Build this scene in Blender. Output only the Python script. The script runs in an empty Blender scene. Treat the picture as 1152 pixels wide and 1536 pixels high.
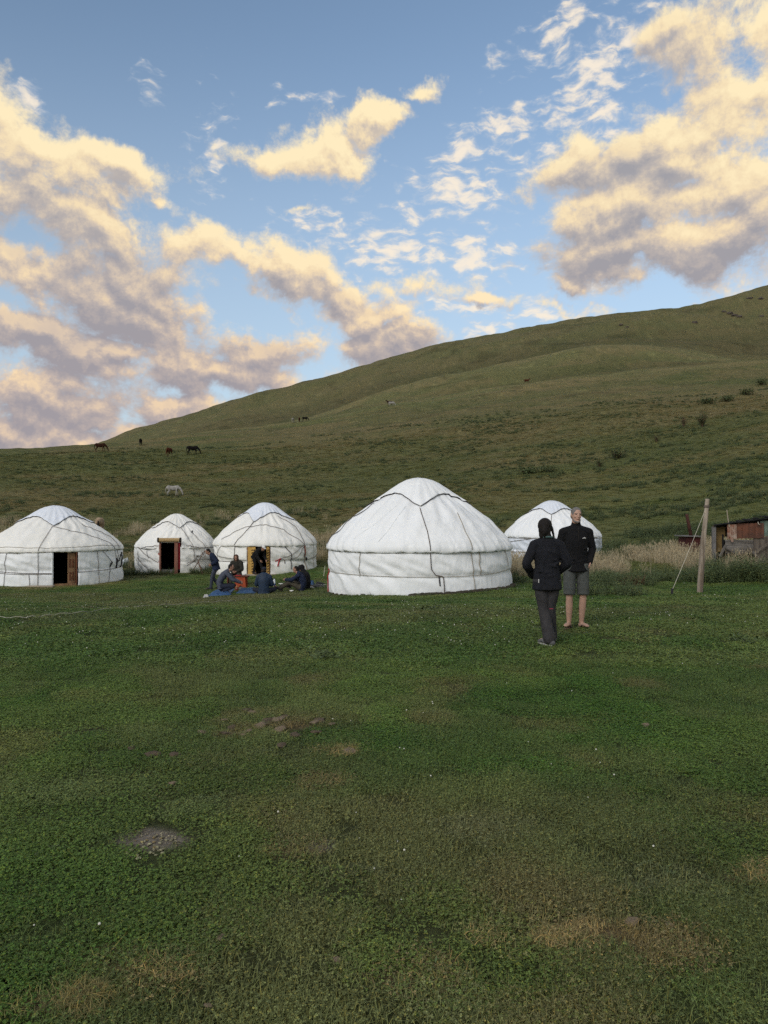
import bpy, bmesh, math, random
import numpy as np
from mathutils import Vector, Matrix

random.seed(7)
R = math.radians
PI = math.pi
scene = bpy.context.scene
C = scene.collection

# ------------------------------------------------------------------ camera
F = 1109.0                      # focal length in pixels of the 1152 x 1536 photograph
EYE = 1.6
HV = 775.0                      # image row of the horizon
cam_d = bpy.data.cameras.new('camera')
cam = bpy.data.objects.new('camera', cam_d)
C.objects.link(cam)
cam_d.sensor_fit = 'VERTICAL'
cam_d.sensor_height = 36.0
cam_d.lens = F / 1536.0 * 36.0
cam_d.clip_start = 0.05
cam_d.clip_end = 6000
cam.location = (0, 0, EYE)
cam.rotation_euler = (R(90) + math.atan((HV - 768.0) / F), 0, 0)
scene.camera = cam

# ------------------------------------------------------------------ sky, sun, exposure
SUN_EL, SUN_AZ = 13.0, 212.0     # low evening sun behind the camera, to its left
scene.view_settings.view_transform = 'Standard'
scene.view_settings.look = 'None'
scene.view_settings.exposure = 0.6
scene.view_settings.gamma = 1.0
scene.view_settings.use_curve_mapping = False
scene.cycles.max_bounces = 4
scene.cycles.diffuse_bounces = 2
scene.cycles.glossy_bounces = 2
scene.cycles.transmission_bounces = 4
scene.cycles.transparent_max_bounces = 6
scene.cycles.use_adaptive_sampling = True
scene.cycles.adaptive_threshold = 0.012
scene.cycles.adaptive_min_samples = 10
scene.cycles.use_denoising = False

sun_d = bpy.data.lights.new('sun', 'SUN')
sun_d.energy = 1.0
sun_d.angle = R(28)
sun_d.color = (1.0, 0.965, 0.91)
sun = bpy.data.objects.new('sun', sun_d)
C.objects.link(sun)
_a, _e = R(SUN_AZ), R(SUN_EL + 22)
_sd = Vector((math.sin(_a) * math.cos(_e), math.cos(_a) * math.cos(_e), math.sin(_e)))
sun.rotation_euler = _sd.to_track_quat('Z', 'Y').to_euler()
sun.location = (0, -20, 40)


class NT:
    """tiny helper to write node graphs"""
    def __init__(self, tree, dim='3D'):
        self.t = tree
        self.dim = dim
    def n(self, kind, **kw):
        nd = self.t.nodes.new(kind)
        ins = kw.pop('ins', {})
        for k, v in kw.items():
            setattr(nd, k, v)
        for k, v in ins.items():
            self.put(nd.inputs[k], v)
        return nd
    def put(self, sock, v):
        if isinstance(v, bpy.types.NodeSocket):
            self.t.links.new(v, sock)
        else:
            sock.default_value = v
    def math(self, op, a, b=0.0, c=0.0, clamp=False):
        nd = self.n('ShaderNodeMath', operation=op, use_clamp=clamp)
        self.put(nd.inputs[0], a); self.put(nd.inputs[1], b); self.put(nd.inputs[2], c)
        return nd.outputs[0]
    def vmath(self, op, a, b=(0, 0, 0), s=1.0):
        nd = self.n('ShaderNodeVectorMath', operation=op)
        self.put(nd.inputs[0], a); self.put(nd.inputs[1], b)
        if op == 'SCALE':
            self.put(nd.inputs[3], s)
        return nd.outputs['Value'] if op in ('LENGTH', 'DISTANCE', 'DOT_PRODUCT') else nd.outputs[0]
    def comb(self, x, y, z=0.0):
        nd = self.n('ShaderNodeCombineXYZ')
        for i, v in enumerate((x, y, z)):
            self.put(nd.inputs[i], v)
        return nd.outputs[0]
    def sep(self, v):
        nd = self.n('ShaderNodeSeparateXYZ'); self.put(nd.inputs[0], v)
        return nd.outputs
    def noise(self, vec, scale, detail=4, rough=0.55, dist=0.0, col=False, lac=2.0):
        nd = self.n('ShaderNodeTexNoise', noise_dimensions=self.dim)
        if vec is not None:
            self.put(nd.inputs['Vector'], vec)
        nd.inputs['Scale'].default_value = scale
        nd.inputs['Detail'].default_value = detail
        nd.inputs['Roughness'].default_value = rough
        nd.inputs['Lacunarity'].default_value = lac
        nd.inputs['Distortion'].default_value = dist
        return nd.outputs['Color' if col else 'Fac']
    def ramp(self, v, a, b, c=0.0, d=1.0, smooth=True):
        nd = self.n('ShaderNodeMapRange', interpolation_type='SMOOTHSTEP' if smooth else 'LINEAR')
        for i, x in enumerate((v, a, b, c, d)):
            self.put(nd.inputs[i], x)
        return nd.outputs[0]
    def mix(self, f, a, b, mode='MIX'):
        nd = self.n('ShaderNodeMix', data_type='RGBA', blend_type=mode)
        self.put(nd.inputs[0], f)
        for s, v in ((nd.inputs[6], a), (nd.inputs[7], b)):
            if isinstance(v, tuple) and len(v) == 3:
                v = v + (1.0,)
            self.put(s, v)
        return nd.outputs[2]


def px2azel(u, v):
    x, z = (u - 576.0) / F, (HV - v) / F
    return math.atan(x), math.atan(z / math.sqrt(1 + x * x))


world = bpy.data.worlds.new('World')
scene.world = world
world.use_nodes = True
wt = world.node_tree
wt.nodes.clear()
W = NT(wt, '2D')

# cumulus masses: image position, half sizes, tilt (degrees, rising to the right), weight
CUMULUS = [
    (50, 215, 185, 66, -14, 1.0), (170, 240, 120, 40, -8, .9), (20, 290, 120, 50, 0, .9),
    (415, 236, 84, 36, -6, 1.0), (480, 215, 84, 50, 0, 1.1), (515, 225, 40, 46, 0, .9), (572, 174, 50, 34, 0, 1.35), (622, 138, 22, 14, 0, .5),
    (140, 350, 180, 70, -22, 1.0), (70, 400, 170, 60, -10, 1.0), (200, 430, 110, 70, -40, 1.0),
    (350, 385, 110, 42, -12, .95), (430, 420, 110, 48, -18, 1.0), (530, 450, 100, 36, -14, .9),
    (640, 425, 80, 30, -5, .75), (720, 452, 60, 16, -5, .75), (560, 470, 90, 22, 0, .8),
    (60, 505, 160, 52, -6, 1.0), (210, 490, 150, 52, -12, 1.0), (230, 460, 80, 44, -30, .9), (160, 300, 60, 30, -20, .7), (160, 535, 240, 34, 0, 1.0), (140, 440, 150, 60, -25, 1.1), (380, 525, 130, 42, 0, 1.0), (595, 520, 120, 44, 0, 1.15),
    (80, 605, 260, 62, 0, 1.15), (300, 560, 230, 44, 0, 1.05), (240, 620, 160, 44, 0, 1.0), (420, 520, 90, 40, 0, .9), (60, 655, 320, 44, 0, 1.05),
    (870, 250, 110, 48, 8, .95), (1000, 240, 110, 76, 10, 1.1), (1110, 270, 110, 90, 0, 1.1),
    (960, 320, 180, 84, 0, 1.1), (930, 375, 180, 56, 0, 1.1), (1080, 370, 160, 76, 0, 1.15), (1140, 330, 90, 90, 0, 1.0), (960, 230, 90, 60, 0, 1.0),
    (1060, 60, 110, 90, -30, .9), (1110, 140, 110, 60, 10, .9), (1020, 20, 90, 50, 0, .8), (1150, 40, 90, 110, 0, .9),
    (850, 426, 52, 15, 0, .6), (840, 466, 60, 12, 0, .5), (700, 510, 60, 14, 6, .6), (235, 300, 26, 14, -30, .5),
    (460, 324, 30, 10, 0, .5), (1060, 450, 60, 12, 0, .5),
]
# parts of the clouds that lie in their own shade
SHADED = [
    (150, 430, 240, 95, -22, 1.0), (60, 300, 150, 34, 0, .55), (60, 350, 120, 34, 0, .35), (120, 520, 260, 70, 0, 1.0), (390, 430, 80, 36, -14, .9),
    (330, 540, 220, 36, 0, .7), (590, 525, 120, 34, 0, 1.1), (100, 610, 300, 60, 0, .9), (80, 660, 330, 40, 0, 1.1), (300, 590, 180, 30, 0, .9),
    (500, 455, 70, 22, -18, .6), (890, 370, 150, 52, 0, 1.2), (1060, 385, 190, 56, 0, 1.2), (800, 355, 60, 30, 0, .9),
    (720, 450, 60, 14, 0, .7), (900, 270, 110, 34, 0, .3), (1010, 100, 60, 70, -50, .35), (860, 428, 50, 14, 0, .5), (1130, 310, 60, 26, 0, .3),
]
# thin rippled cloud
THIN = [
    (760, 190, 110, 34, 12, .9), (690, 225, 60, 40, 40, .9), (680, 285, 90, 50, 0, 1.0), (720, 300, 70, 40, 0, .9), (780, 250, 80, 46, 0, .7),
    (610, 370, 130, 46, 0, 1.1), (700, 390, 120, 44, 0, 1.0), (690, 460, 150, 38, 0, .8), (900, 100, 100, 60, 32, 1.05), (830, 50, 100, 40, 20, .9),
    (950, 60, 110, 60, 0, .6), (900, 180, 80, 30, 0, .8), (455, 145, 44, 12, 0, .7), (412, 148, 18, 16, 60, .7), (230, 120, 14, 20, 80, .4),
    (330, 215, 40, 60, 0, .4), (510, 345, 90, 26, 0, .6), (820, 470, 110, 22, 0, .8), (720, 500, 90, 26, 10, .8), (880, 425, 90, 26, 0, .7),
    (30, 140, 40, 20, 0, .5), (620, 320, 80, 40, 0, .6),
]


def ell_field(N, vec, lst, k=0.18):
    """smooth union of ellipses laid out over azimuth / elevation"""
    out = None
    for (u, v, rx, ry, rot, w) in lst:
        az, el = px2azel(u, v)
        a1, e1 = px2azel(u + rx, v)
        a2, e2 = px2azel(u, v - ry)
        m = N.n('ShaderNodeMapping', vector_type='TEXTURE')
        N.put(m.inputs[0], vec)
        m.inputs[1].default_value = (az, el, 0)
        m.inputs[2].default_value = (0, 0, R(rot))
        m.inputs[3].default_value = (abs(a1 - az), abs(e2 - el), 1)
        f = N.math('SUBTRACT', w, N.math('MULTIPLY', N.vmath('LENGTH', m.outputs[0]), w))
        out = f if out is None else N.math('SMOOTH_MAX', out, f, k)
    return out


# ---- node group: direction (azimuth, elevation) -> cumulus density
def cloud_group():
    g = bpy.data.node_groups.new('cloud_density', 'ShaderNodeTree')
    g.interface.new_socket('P', in_out='INPUT', socket_type='NodeSocketVector')
    g.interface.new_socket('D', in_out='OUTPUT', socket_type='NodeSocketFloat')
    N = NT(g, '2D')
    gi = N.n('NodeGroupInput'); go = N.n('NodeGroupOutput')
    p = gi.outputs[0]
    w1 = N.vmath('SUBTRACT', N.noise(p, 9.0, 5, 0.6, col=True), (0.5, 0.5, 0.5))
    pw = N.vmath('ADD', p, N.vmath('SCALE', w1, s=0.085))
    B = ell_field(N, pw, CUMULUS)
    B = N.math('MAXIMUM', B, -0.9)
    # the rest of the sky, outside the picture: the same kind of cloud
    s = N.sep(p)
    far = N.math('MAXIMUM', N.math('SUBTRACT', N.math('ABSOLUTE', s[0]), 0.56), N.math('SUBTRACT', s[1], 0.70))
    far = N.ramp(far, 0.0, 0.15)
    big = N.noise(N.vmath('MULTIPLY', p, (1.0, 1.9, 1.0)), 1.7, 3, 0.5)
    Bo = N.math('MULTIPLY_ADD', big, 4.0, -2.0)
    Bo = N.math('ADD', Bo, N.math('MULTIPLY_ADD', far, 2.0, -2.0))
    B = N.math('SMOOTH_MAX', B, Bo, 0.1)
    q = N.vmath('MULTIPLY', p, (1.0, 1.25, 1.0))
    fb = N.noise(q, 8.5, 10, 0.69, 0.10)
    vo = N.n('ShaderNodeTexVoronoi', feature='SMOOTH_F1', voronoi_dimensions='2D')
    N.put(vo.inputs['Vector'], N.vmath('ADD', q, N.vmath('SCALE', w1, s=0.05)))
    vo.inputs['Scale'].default_value = 26.0
    vo.inputs['Smoothness'].default_value = 0.6
    D = N.math('MULTIPLY_ADD', N.math('SUBTRACT', fb, 0.5), 2.35, N.math('ADD', B, 0.06))
    D = N.math('MULTIPLY_ADD', N.math('SUBTRACT', 0.42, vo.outputs['Distance']), 0.42, D)   # billows
    N.put(go.inputs[0], D)
    return g


cg = cloud_group()
tc = W.n('ShaderNodeTexCoord').outputs['Generated']
sx = W.sep(tc)
az = W.math('ARCTAN2', sx[0], sx[1])
el = W.math('ARCSINE', sx[2])
P = W.comb(az, el, 0.0)


def dens(vec):
    nd = W.n('ShaderNodeGroup', node_tree=cg)
    W.put(nd.inputs[0], vec)
    return nd.outputs[0]


D0 = dens(P)
D1 = dens(W.vmath('ADD', P, (0.004, 0.013, 0.0)))
D2 = W.math('SUBTRACT', D0, D1)
alpha = W.ramp(D0, -0.06, 0.62)
lit = W.ramp(D2, -0.45, 0.50, smooth=False)           # cloud thins towards the light: bright
G = ell_field(W, W.vmath('ADD', P, W.vmath('SCALE', W.vmath('SUBTRACT', W.noise(P, 6.0, 6, 0.62, col=True), (.5, .5, .5)), s=0.13)), SHADED, 0.3)
G = W.ramp(G, -0.60, 0.70)
thick = W.ramp(D0, 0.1, 1.5)
lump = W.noise(W.vmath('ADD', W.vmath('MULTIPLY', P, (1.0, 1.4, 1.0)), (3.1, 7.7, 0.0)), 8.0, 8, 0.60, 0.15)
shade = W.math('MULTIPLY_ADD', G, 0.56, W.math('MULTIPLY', W.math('SUBTRACT', 0.5, lit), 0.75))
shade = W.math('ADD', shade, W.math('MULTIPLY', W.math('SUBTRACT', lump, 0.5), 0.60))
shade = W.math('MULTIPLY_ADD', thick, 0.12, shade)
shade = W.math('ADD', shade, 0.15)
low = W.ramp(el, 0.10, 0.45)
cr = W.n('ShaderNodeValToRGB')
W.put(cr.inputs[0], shade)
els = cr.color_ramp.elements
for k, (p_, c_) in enumerate([(0.0, (1.0, .84, .54, 1)), (.25, (.90, .73, .48, 1)), (.48, (.69, .585, .465, 1)), (.70, (.50, .455, .43, 1)), (1.0, (.36, .355, .385, 1))]):
    e_ = els[k] if k < 2 else els.new(p_)
    e_.position = p_; e_.color = c_
ccol = cr.outputs[0]
ccol = W.mix(1.0, ccol, W.mix(low, (1.0, .93, .93), (1.0, 1.0, 1.0)), 'MULTIPLY')
edge = W.ramp(D0, -0.05, 0.60)
ccol = W.mix(edge, W.mix(0.45, ccol, (0.68, 0.66, 0.64)), ccol)

# thin rippled cloud
pt = W.vmath('ADD', P, W.vmath('SCALE', W.vmath('SUBTRACT', W.noise(P, 14.0, 3, 0.5, col=True), (.5, .5, .5)), s=0.03))
T = ell_field(W, pt, THIN, 0.3)
rp = W.n('ShaderNodeMapping'); W.put(rp.inputs[0], pt)
rp.inputs[2].default_value = (0, 0, R(-10)); rp.inputs[3].default_value = (1.0, 2.3, 1.0)
tn = W.noise(rp.outputs[0], 34.0, 5, 0.55, 0.12)
tn = W.math('MULTIPLY_ADD', W.math('SUBTRACT', W.noise(P, 9.0, 3, 0.5), 0.5), 0.45, tn)
tD = W.math('MULTIPLY_ADD', W.math('SUBTRACT', tn, 0.5), 3.6, W.math('MULTIPLY_ADD', W.math('MAXIMUM', T, -1.0), 1.25, -0.10))
tA = W.math('MULTIPLY', W.ramp(tD, -0.1, 1.5), 0.92)
tcol = W.mix(W.ramp(tD, 0.2, 1.0), (0.62, 0.66, 0.72), (0.98, 0.86, 0.70))

sky = W.n('ShaderNodeTexSky', sky_type='NISHITA')
sky.sun_disc = False
sky.sun_elevation = R(SUN_EL)
sky.sun_rotation = R(SUN_AZ)
sky.altitude = 1800
sky.air_density = 1.0
sky.dust_density = 1.2
sky.ozone_density = 1.6
SKY_K = 0.15
CL = 0.66                      # clouds' own level (exposure is raised to match)
skyc = W.mix(W.ramp(el, 0.62, 0.05, 0.0, 0.70), W.vmath('MULTIPLY', sky.outputs[0], (1.10, .99, .88)), (2.0, 2.42, 2.85))     # evening haze low in the sky
bg_sky = W.n('ShaderNodeBackground', ins={0: skyc, 1: SKY_K})
bg_t = W.n('ShaderNodeBackground', ins={0: tcol, 1: CL})
bg_c = W.n('ShaderNodeBackground', ins={0: ccol, 1: CL})
above = W.ramp(el, -0.02, 0.0)
m1 = W.n('ShaderNodeMixShader'); W.put(m1.inputs[0], W.math('MULTIPLY', tA, above)); W.put(m1.inputs[1], bg_sky.outputs[0]); W.put(m1.inputs[2], bg_t.outputs[0])
m2 = W.n('ShaderNodeMixShader'); W.put(m2.inputs[0], W.math('MULTIPLY', alpha, above)); W.put(m2.inputs[1], m1.outputs[0]); W.put(m2.inputs[2], bg_c.outputs[0])
wo = W.n('ShaderNodeOutputWorld'); W.put(wo.inputs[0], m2.outputs[0])

# ------------------------------------------------------------------ noise and terrain height
def _hash(ix, iy, seed):
    h = (ix.astype(np.int64) * 374761393 + iy.astype(np.int64) * 668265263 + seed * 1442695041) & 0xffffffff
    h = ((h ^ (h >> 13)) * 1274126177) & 0xffffffff
    h = h ^ (h >> 16)
    return (h & 0xffffff).astype(np.float64) / float(0xffffff)


def vnoise(x, y, seed=0):
    x = np.asarray(x, float); y = np.asarray(y, float)
    ix = np.floor(x); iy = np.floor(y)
    fx = x - ix; fy = y - iy
    fx = fx * fx * (3 - 2 * fx); fy = fy * fy * (3 - 2 * fy)
    a = _hash(ix, iy, seed); b = _hash(ix + 1, iy, seed)
    c = _hash(ix, iy + 1, seed); d = _hash(ix + 1, iy + 1, seed)
    return a + (b - a) * fx + (c - a) * fy + (a - b - c + d) * fx * fy


def fbm(x, y, oct=4, seed=0, gain=0.5):
    s = 0; amp = 1; tot = 0
    x = np.asarray(x, float); y = np.asarray(y, float)
    for o in range(oct):
        s = s + amp * vnoise(x, y, seed + o * 17)
        tot += amp; amp *= gain
        x, y = x * 1.97 + y * 0.31, y * 1.97 - x * 0.31
    return s / tot


def sstep(x, a, b):
    t = np.clip((np.asarray(x, float) - a) / (b - a), 0, 1)
    return t * t * (3 - 2 * t)


TU = np.array([-300, 0, 150, 300, 450, 600, 750, 900, 1050, 1152, 1450], float)
TAB = {
    12: [932] * 11,
    16: [911, 911, 911, 910, 909, 908, 907, 905, 903, 902, 899],
    22: [907, 906, 904, 901, 897, 893.5, 888, 884, 880, 876, 868],
    30: [884, 883, 883, 881.5, 875, 864, 854.5, 849, 840, 831, 812],
    38: [861, 860, 859, 854, 848, 839, 835, 826, 806, 789, 760],
    50: [823, 822, 822, 820, 812, 805, 800, 792, 775, 760, 725],
    70: [779, 778, 778, 775, 766, 757, 750, 740, 722, 705, 670],
    95: [742, 740, 739, 736, 728, 718, 705, 690, 668, 650, 620],
    140: [690, 684, 683, 681, 673, 660, 640, 622, 606, 598, 575],
    200: [684, 676, 669, 657, 645, 622, 603, 585, 571, 563, 545],
    250: [690, 679, 668, 650, 633, 605, 581, 562, 549, 540, 520],
    285: [700, 690, 675, 655, 637, 606, 582, 562, 549, 541, 520],
    340: [722, 712, 690, 658, 629, 580, 547, 513, 529, 541, 520],
    390: [740, 730, 705, 662, 632, 586, 552, 519, 524, 532, 500],
    520: [800, 780, 668, 617, 577, 534, 498, 473, 457, 430, 365],
    600: [820, 800, 695, 640, 594, 552, 516, 488, 466, 434, 360],
    900: [900, 900, 850, 800, 760, 720, 700, 680, 640, 600, 560],
    1700: [960] * 11,
}
TY = np.array(sorted(TAB), float)
TV = np.array([TAB[int(k)] for k in TY])
TL = np.log(TY)


def _pchip_slopes(x, y):
    h = np.diff(x)[:, None]; d = np.diff(y, axis=0) / h
    m = np.zeros_like(y)
    for i in range(1, len(x) - 1):
        w1 = 2 * h[i] + h[i - 1]; w2 = h[i] + 2 * h[i - 1]
        ok = d[i - 1] * d[i] > 0
        den = np.where(ok, w1 / np.where(ok, d[i - 1], 1) + w2 / np.where(ok, d[i], 1), 1)
        m[i] = np.where(ok, (w1 + w2) / den, 0)
    m[0] = d[0]; m[-1] = d[-1]
    return m


TM = _pchip_slopes(TL, TV)
# finer columns by Catmull-Rom so the ridges bend smoothly
_uf = np.linspace(TU[0], TU[-1], 176)


def _cr(cols):
    out = []
    for u in _uf:
        i = int(np.clip(np.searchsorted(TU, u) - 1, 0, len(TU) - 2))
        t = (u - TU[i]) / (TU[i + 1] - TU[i])
        def sl(k):
            if k <= 0: return (cols[:, 1] - cols[:, 0]) / (TU[1] - TU[0])
            if k >= len(TU) - 1: return (cols[:, -1] - cols[:, -2]) / (TU[-1] - TU[-2])
            return (cols[:, k + 1] - cols[:, k - 1]) / (TU[k + 1] - TU[k - 1])
        h = TU[i + 1] - TU[i]
        out.append((2*t**3 - 3*t**2 + 1) * cols[:, i] + (t**3 - 2*t**2 + t) * h * sl(i) + (-2*t**3 + 3*t**2) * cols[:, i + 1] + (t**3 - t**2) * h * sl(i + 1))
    return np.array(out).T


FV = _cr(TV)
FM = _cr(TM)


def base_z(x, y):
    x = np.asarray(x, float); y = np.asarray(y, float)
    near = EYE - 1.6 - 0.10 * (np.clip(y, 0, 14) / 12.0) ** 2 + 0.0 * x
    Y = np.clip(y, 12.0, 1700.0)
    u = np.clip(576 + F * x / Y, TU[0], TU[-1])
    cu = (u - _uf[0]) / (_uf[1] - _uf[0])
    i = np.clip(cu.astype(int), 0, len(_uf) - 2); fu = cu - i
    L = np.log(Y)
    k = np.clip(np.searchsorted(TL, L, side='right') - 1, 0, len(TL) - 2)
    h = TL[k + 1] - TL[k]; t = (L - TL[k]) / h
    def val(j):
        return ((2*t**3 - 3*t**2 + 1) * FV[k, j] + (t**3 - 2*t**2 + t) * h * FM[k, j]
                + (-2*t**3 + 3*t**2) * FV[k + 1, j] + (t**3 - t**2) * h * FM[k + 1, j])
    v = val(i) * (1 - fu) + val(i + 1) * fu
    zf = EYE + Y * (HV - v) / F
    w = sstep(y, 12.0, 15.0)
    return near * (1 - w) + zf * w


def height(x, y):
    x = np.asarray(x, float); y = np.asarray(y, float)
    r = np.sqrt(x * x + y * y)
    z = base_z(x, y)
    z = z + (fbm(x * 0.9, y * 0.9, 3, 5) - 0.5) * 0.05 * sstep(r, 1, 8)
    z = z + (fbm(x * 0.35, y * 0.5, 3, 9) - 0.5) * 0.30 * sstep(y, 36, 60)
    z = z + (fbm(x * 0.06, y * 0.09, 4, 13) - 0.5) * 2.2 * sstep(y, 70, 160)
    z = z + (fbm(x * 0.022, y * 0.03, 4, 21) - 0.5) * 9.0 * sstep(y, 220, 420)
    return z


def hz(x, y):
    return float(height(np.array([x]), np.array([y]))[0])


_ys = np.exp(np.linspace(math.log(1.8), math.log(520), 2600))


def hit(u, v):
    """world point where the ray through photograph pixel (u, v) meets the ground"""
    x = (u - 576) / F * _ys
    z = height(x, _ys)
    row = HV - (z - EYE) * F / _ys
    k = np.argmax(row <= v)
    if row[k] > v:
        k = len(_ys) - 1
    k0 = max(k - 1, 0)
    d = row[k0] - row[k]
    t = 0 if d == 0 else (row[k0] - v) / d
    Y = _ys[k0] + (_ys[k] - _ys[k0]) * min(max(t, 0), 1)
    X = (u - 576) / F * Y
    return Vector((X, Y, hz(X, Y)))


def at(u, v, Y):
    return Vector(((u - 576) / F * Y, Y, EYE + (HV - v) / F * Y))


def ground_at(u, Y):
    X = (u - 576) / F * Y
    return Vector((X, Y, hz(X, Y)))


# ------------------------------------------------------------------ colour of the ground and of what grows on it
def c3(*a):
    return np.array(a, float)


# worn and dry spots: photograph pixel, half sizes in pixels, kind
SPOTS = [
    (235, 1257, 50, 15, 'bare'), (480, 1268, 26, 12, 'bare'), (132, 1094, 26, 6, 'dark'), (180, 1092, 22, 4, 'dark'), (400, 1018, 22, 4, 'dark'),
    (395, 1092, 50, 7, 'earth'), (450, 1087, 40, 6, 'earth'), (350, 1104, 40, 5, 'earth'), (900, 1392, 48, 14, 'dry'), (855, 1400, 30, 10, 'dry'),
    (775, 1420, 20, 9, 'dry'), (812, 1408, 16, 8, 'dry'), (718, 1405, 22, 7, 'dry'), (185, 1428, 45, 18, 'brown'), (260, 1455, 40, 9, 'dry'),
    (480, 1172, 26, 4, 'brown'), (520, 1128, 18, 4, 'dry'), (330, 1410, 14, 9, 'brown'), (420, 1275, 40, 12, 'brown'), (700, 1245, 90, 18, 'pale'),
    (300, 1210, 70, 16, 'pale'), (130, 1180, 120, 20, 'pale'), (700, 1500, 60, 20, 'pale'), (1000, 1330, 90, 20, 'pale'), (1130, 1315, 40, 8, 'dry'),
    (960, 1410, 60, 25, 'brown'), (545, 1300, 60, 20, 'pale'), (640, 1470, 60, 14, 'brown'), (90, 1500, 60, 14, 'brown'), (1060, 1240, 80, 10, 'pale'),
    (250, 905, 130, 10, 'worn'), (400, 893, 90, 6, 'worn'), (110, 925, 90, 7, 'worn2'), (60, 880, 60, 5, 'strawy'), (230, 862, 40, 7, 'worn'), (155, 874, 40, 4, 'strawy'),
]
SPOT_COL = {'bare': c3(.21, .185, .155), 'dark': c3(.05, .045, .034), 'earth': c3(.15, .115, .07), 'dry': c3(.29, .215, .12), 'brown': c3(.19, .145, .08),
            'pale': c3(.14, .155, .085), 'worn': c3(.125, .125, .065), 'worn2': c3(.105, .12, .06), 'strawy': c3(.20, .175, .09)}
SPOT_W = {'bare': 1.0, 'dark': .9, 'earth': .8, 'dry': .9, 'brown': .8, 'pale': .6, 'worn': .8, 'worn2': .6, 'strawy': .8}
_spots = []
for (u, v, ru, rv, kd) in SPOTS:
    p = hit(u, v); q = hit(u, v - rv); s = hit(u, v + rv)
    g_ = 1.25 if kd in ('dry', 'brown', 'bare') else 1.0
    _spots.append((p.x, p.y, g_ * ru / F * p.y, g_ * abs(q.y - s.y) / 2, kd))


def spot_masks(x, y):
    out = []
    wx = (fbm(x * 3.1, y * 3.1, 3, 71) - .5) * 1.1
    for (sx_, sy_, rx, ry, kd) in _spots:
        d = np.sqrt(((x - sx_) / rx) ** 2 + ((y - sy_) / ry) ** 2)
        out.append((kd, sstep(-(d + wx), -1.15, -0.55) * SPOT_W[kd]))
    return out


def straw_mask(x, y):
    """where tall dry grass stands"""
    u = 576 + F * x / np.maximum(y, 1)
    left = sstep(y, 39, 43) * (1 - sstep(y, 60, 72)) * (1 - sstep(u, 500, 560))
    right = sstep(y, 25.5, 27.5) * (1 - sstep(y, 31, 35)) * sstep(u, 700, 760)
    n = sstep(fbm(x * .22, y * .20, 5, 31), .43, .57)
    return np.clip(left * n + right * sstep(fbm(x * .5, y * .3, 3, 33), .30, .5), 0, 1)


def tint(x, y):
    """albedo of turf at a place"""
    x = np.asarray(x, float); y = np.asarray(y, float)
    n1 = fbm(x * .8, y * .8, 4, 41); n2 = fbm(x * .22, y * .3, 4, 43); n3 = fbm(x * 2.6, y * 2.6, 3, 47)
    e = lambda a: a[..., None]
    lawn = e(1 - sstep(n1, .38, .62)) * c3(.052, .098, .024) + e(sstep(n1, .38, .62)) * c3(.094, .130, .042)
    lawn = lawn * (1 - e(sstep(n2, .50, .70)) * .55) + c3(.124, .130, .060) * e(sstep(n2, .50, .70)) * .45
    lawn = lawn * e(.80 + .58 * n3)
    n4 = fbm(x * 1.5 + 31, y * 1.5, 4, 49)                       # scattered yellowed places
    lawn = lawn * (1 - e(sstep(n4, .62, .76)) * .42) + c3(.165, .13, .07) * e(sstep(n4, .62, .76)) * .42
    g1 = fbm(x * .05, y * .12, 5, 51); g2 = fbm(x * .35, y * .7, 4, 53); g3 = fbm(x * .018, y * .03, 4, 55)
    hill = c3(.090, .098, .040) * e(1 - sstep(g1, .40, .62)) + c3(.124, .110, .052) * e(sstep(g1, .40, .62))
    hill = hill * (1 - e(sstep(g3, .5, .68)) * .5) + c3(.140, .116, .060) * e(sstep(g3, .5, .68)) * .5
    hill = hill * (1 - e(sstep(g2, .56, .70)) * .55) + c3(.050, .066, .024) * e(sstep(g2, .56, .70)) * .55
    u = 576 + F * x / np.maximum(y, 1)
    # green foot of the slope to the right, dark rough growth behind the tents on the left
    foot = e(sstep(u, 550, 1000) * (1 - sstep(y, 60, 115)))
    hill = hill * (1 - foot * .5) + c3(.066, .094, .030) * foot * .5
    far = e(sstep(y, 180, 420))
    hill = hill * (1 - far * .5) + c3(.112, .106, .058) * far * .5
    # ridge shading painted into the tint: crests lighter, hollows behind them darker
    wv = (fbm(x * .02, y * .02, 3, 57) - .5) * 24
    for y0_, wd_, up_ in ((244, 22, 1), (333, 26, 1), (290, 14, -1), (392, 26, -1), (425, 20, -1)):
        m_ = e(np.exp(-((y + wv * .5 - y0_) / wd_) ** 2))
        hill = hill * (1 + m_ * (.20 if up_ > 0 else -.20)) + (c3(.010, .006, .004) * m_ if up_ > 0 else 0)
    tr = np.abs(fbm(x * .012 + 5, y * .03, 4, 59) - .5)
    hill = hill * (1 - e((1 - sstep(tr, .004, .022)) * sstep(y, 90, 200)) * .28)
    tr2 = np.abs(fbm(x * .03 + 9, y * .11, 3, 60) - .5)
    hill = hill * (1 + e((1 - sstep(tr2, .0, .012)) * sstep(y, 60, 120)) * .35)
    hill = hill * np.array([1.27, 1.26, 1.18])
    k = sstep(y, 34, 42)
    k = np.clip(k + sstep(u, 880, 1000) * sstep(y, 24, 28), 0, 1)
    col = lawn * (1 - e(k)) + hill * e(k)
    st = e(straw_mask(x, y))
    col = col * (1 - st * .45) + c3(.22, .18, .10) * st * .45
    for kd, m in spot_masks(x, y):
        col = col * (1 - e(m)) + SPOT_COL[kd] * e(m)
    return np.clip(col, 0.004, 1)


# ------------------------------------------------------------------ object helpers
def link(o, parent=None):
    C.objects.link(o)
    if parent is not None:
        o.parent = parent
    return o


def tag(o, label=None, cat=None, group=None, kind=None):
    if label: o['label'] = label
    if cat: o['category'] = cat
    if group: o['group'] = group
    if kind: o['kind'] = kind
    return o


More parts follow.
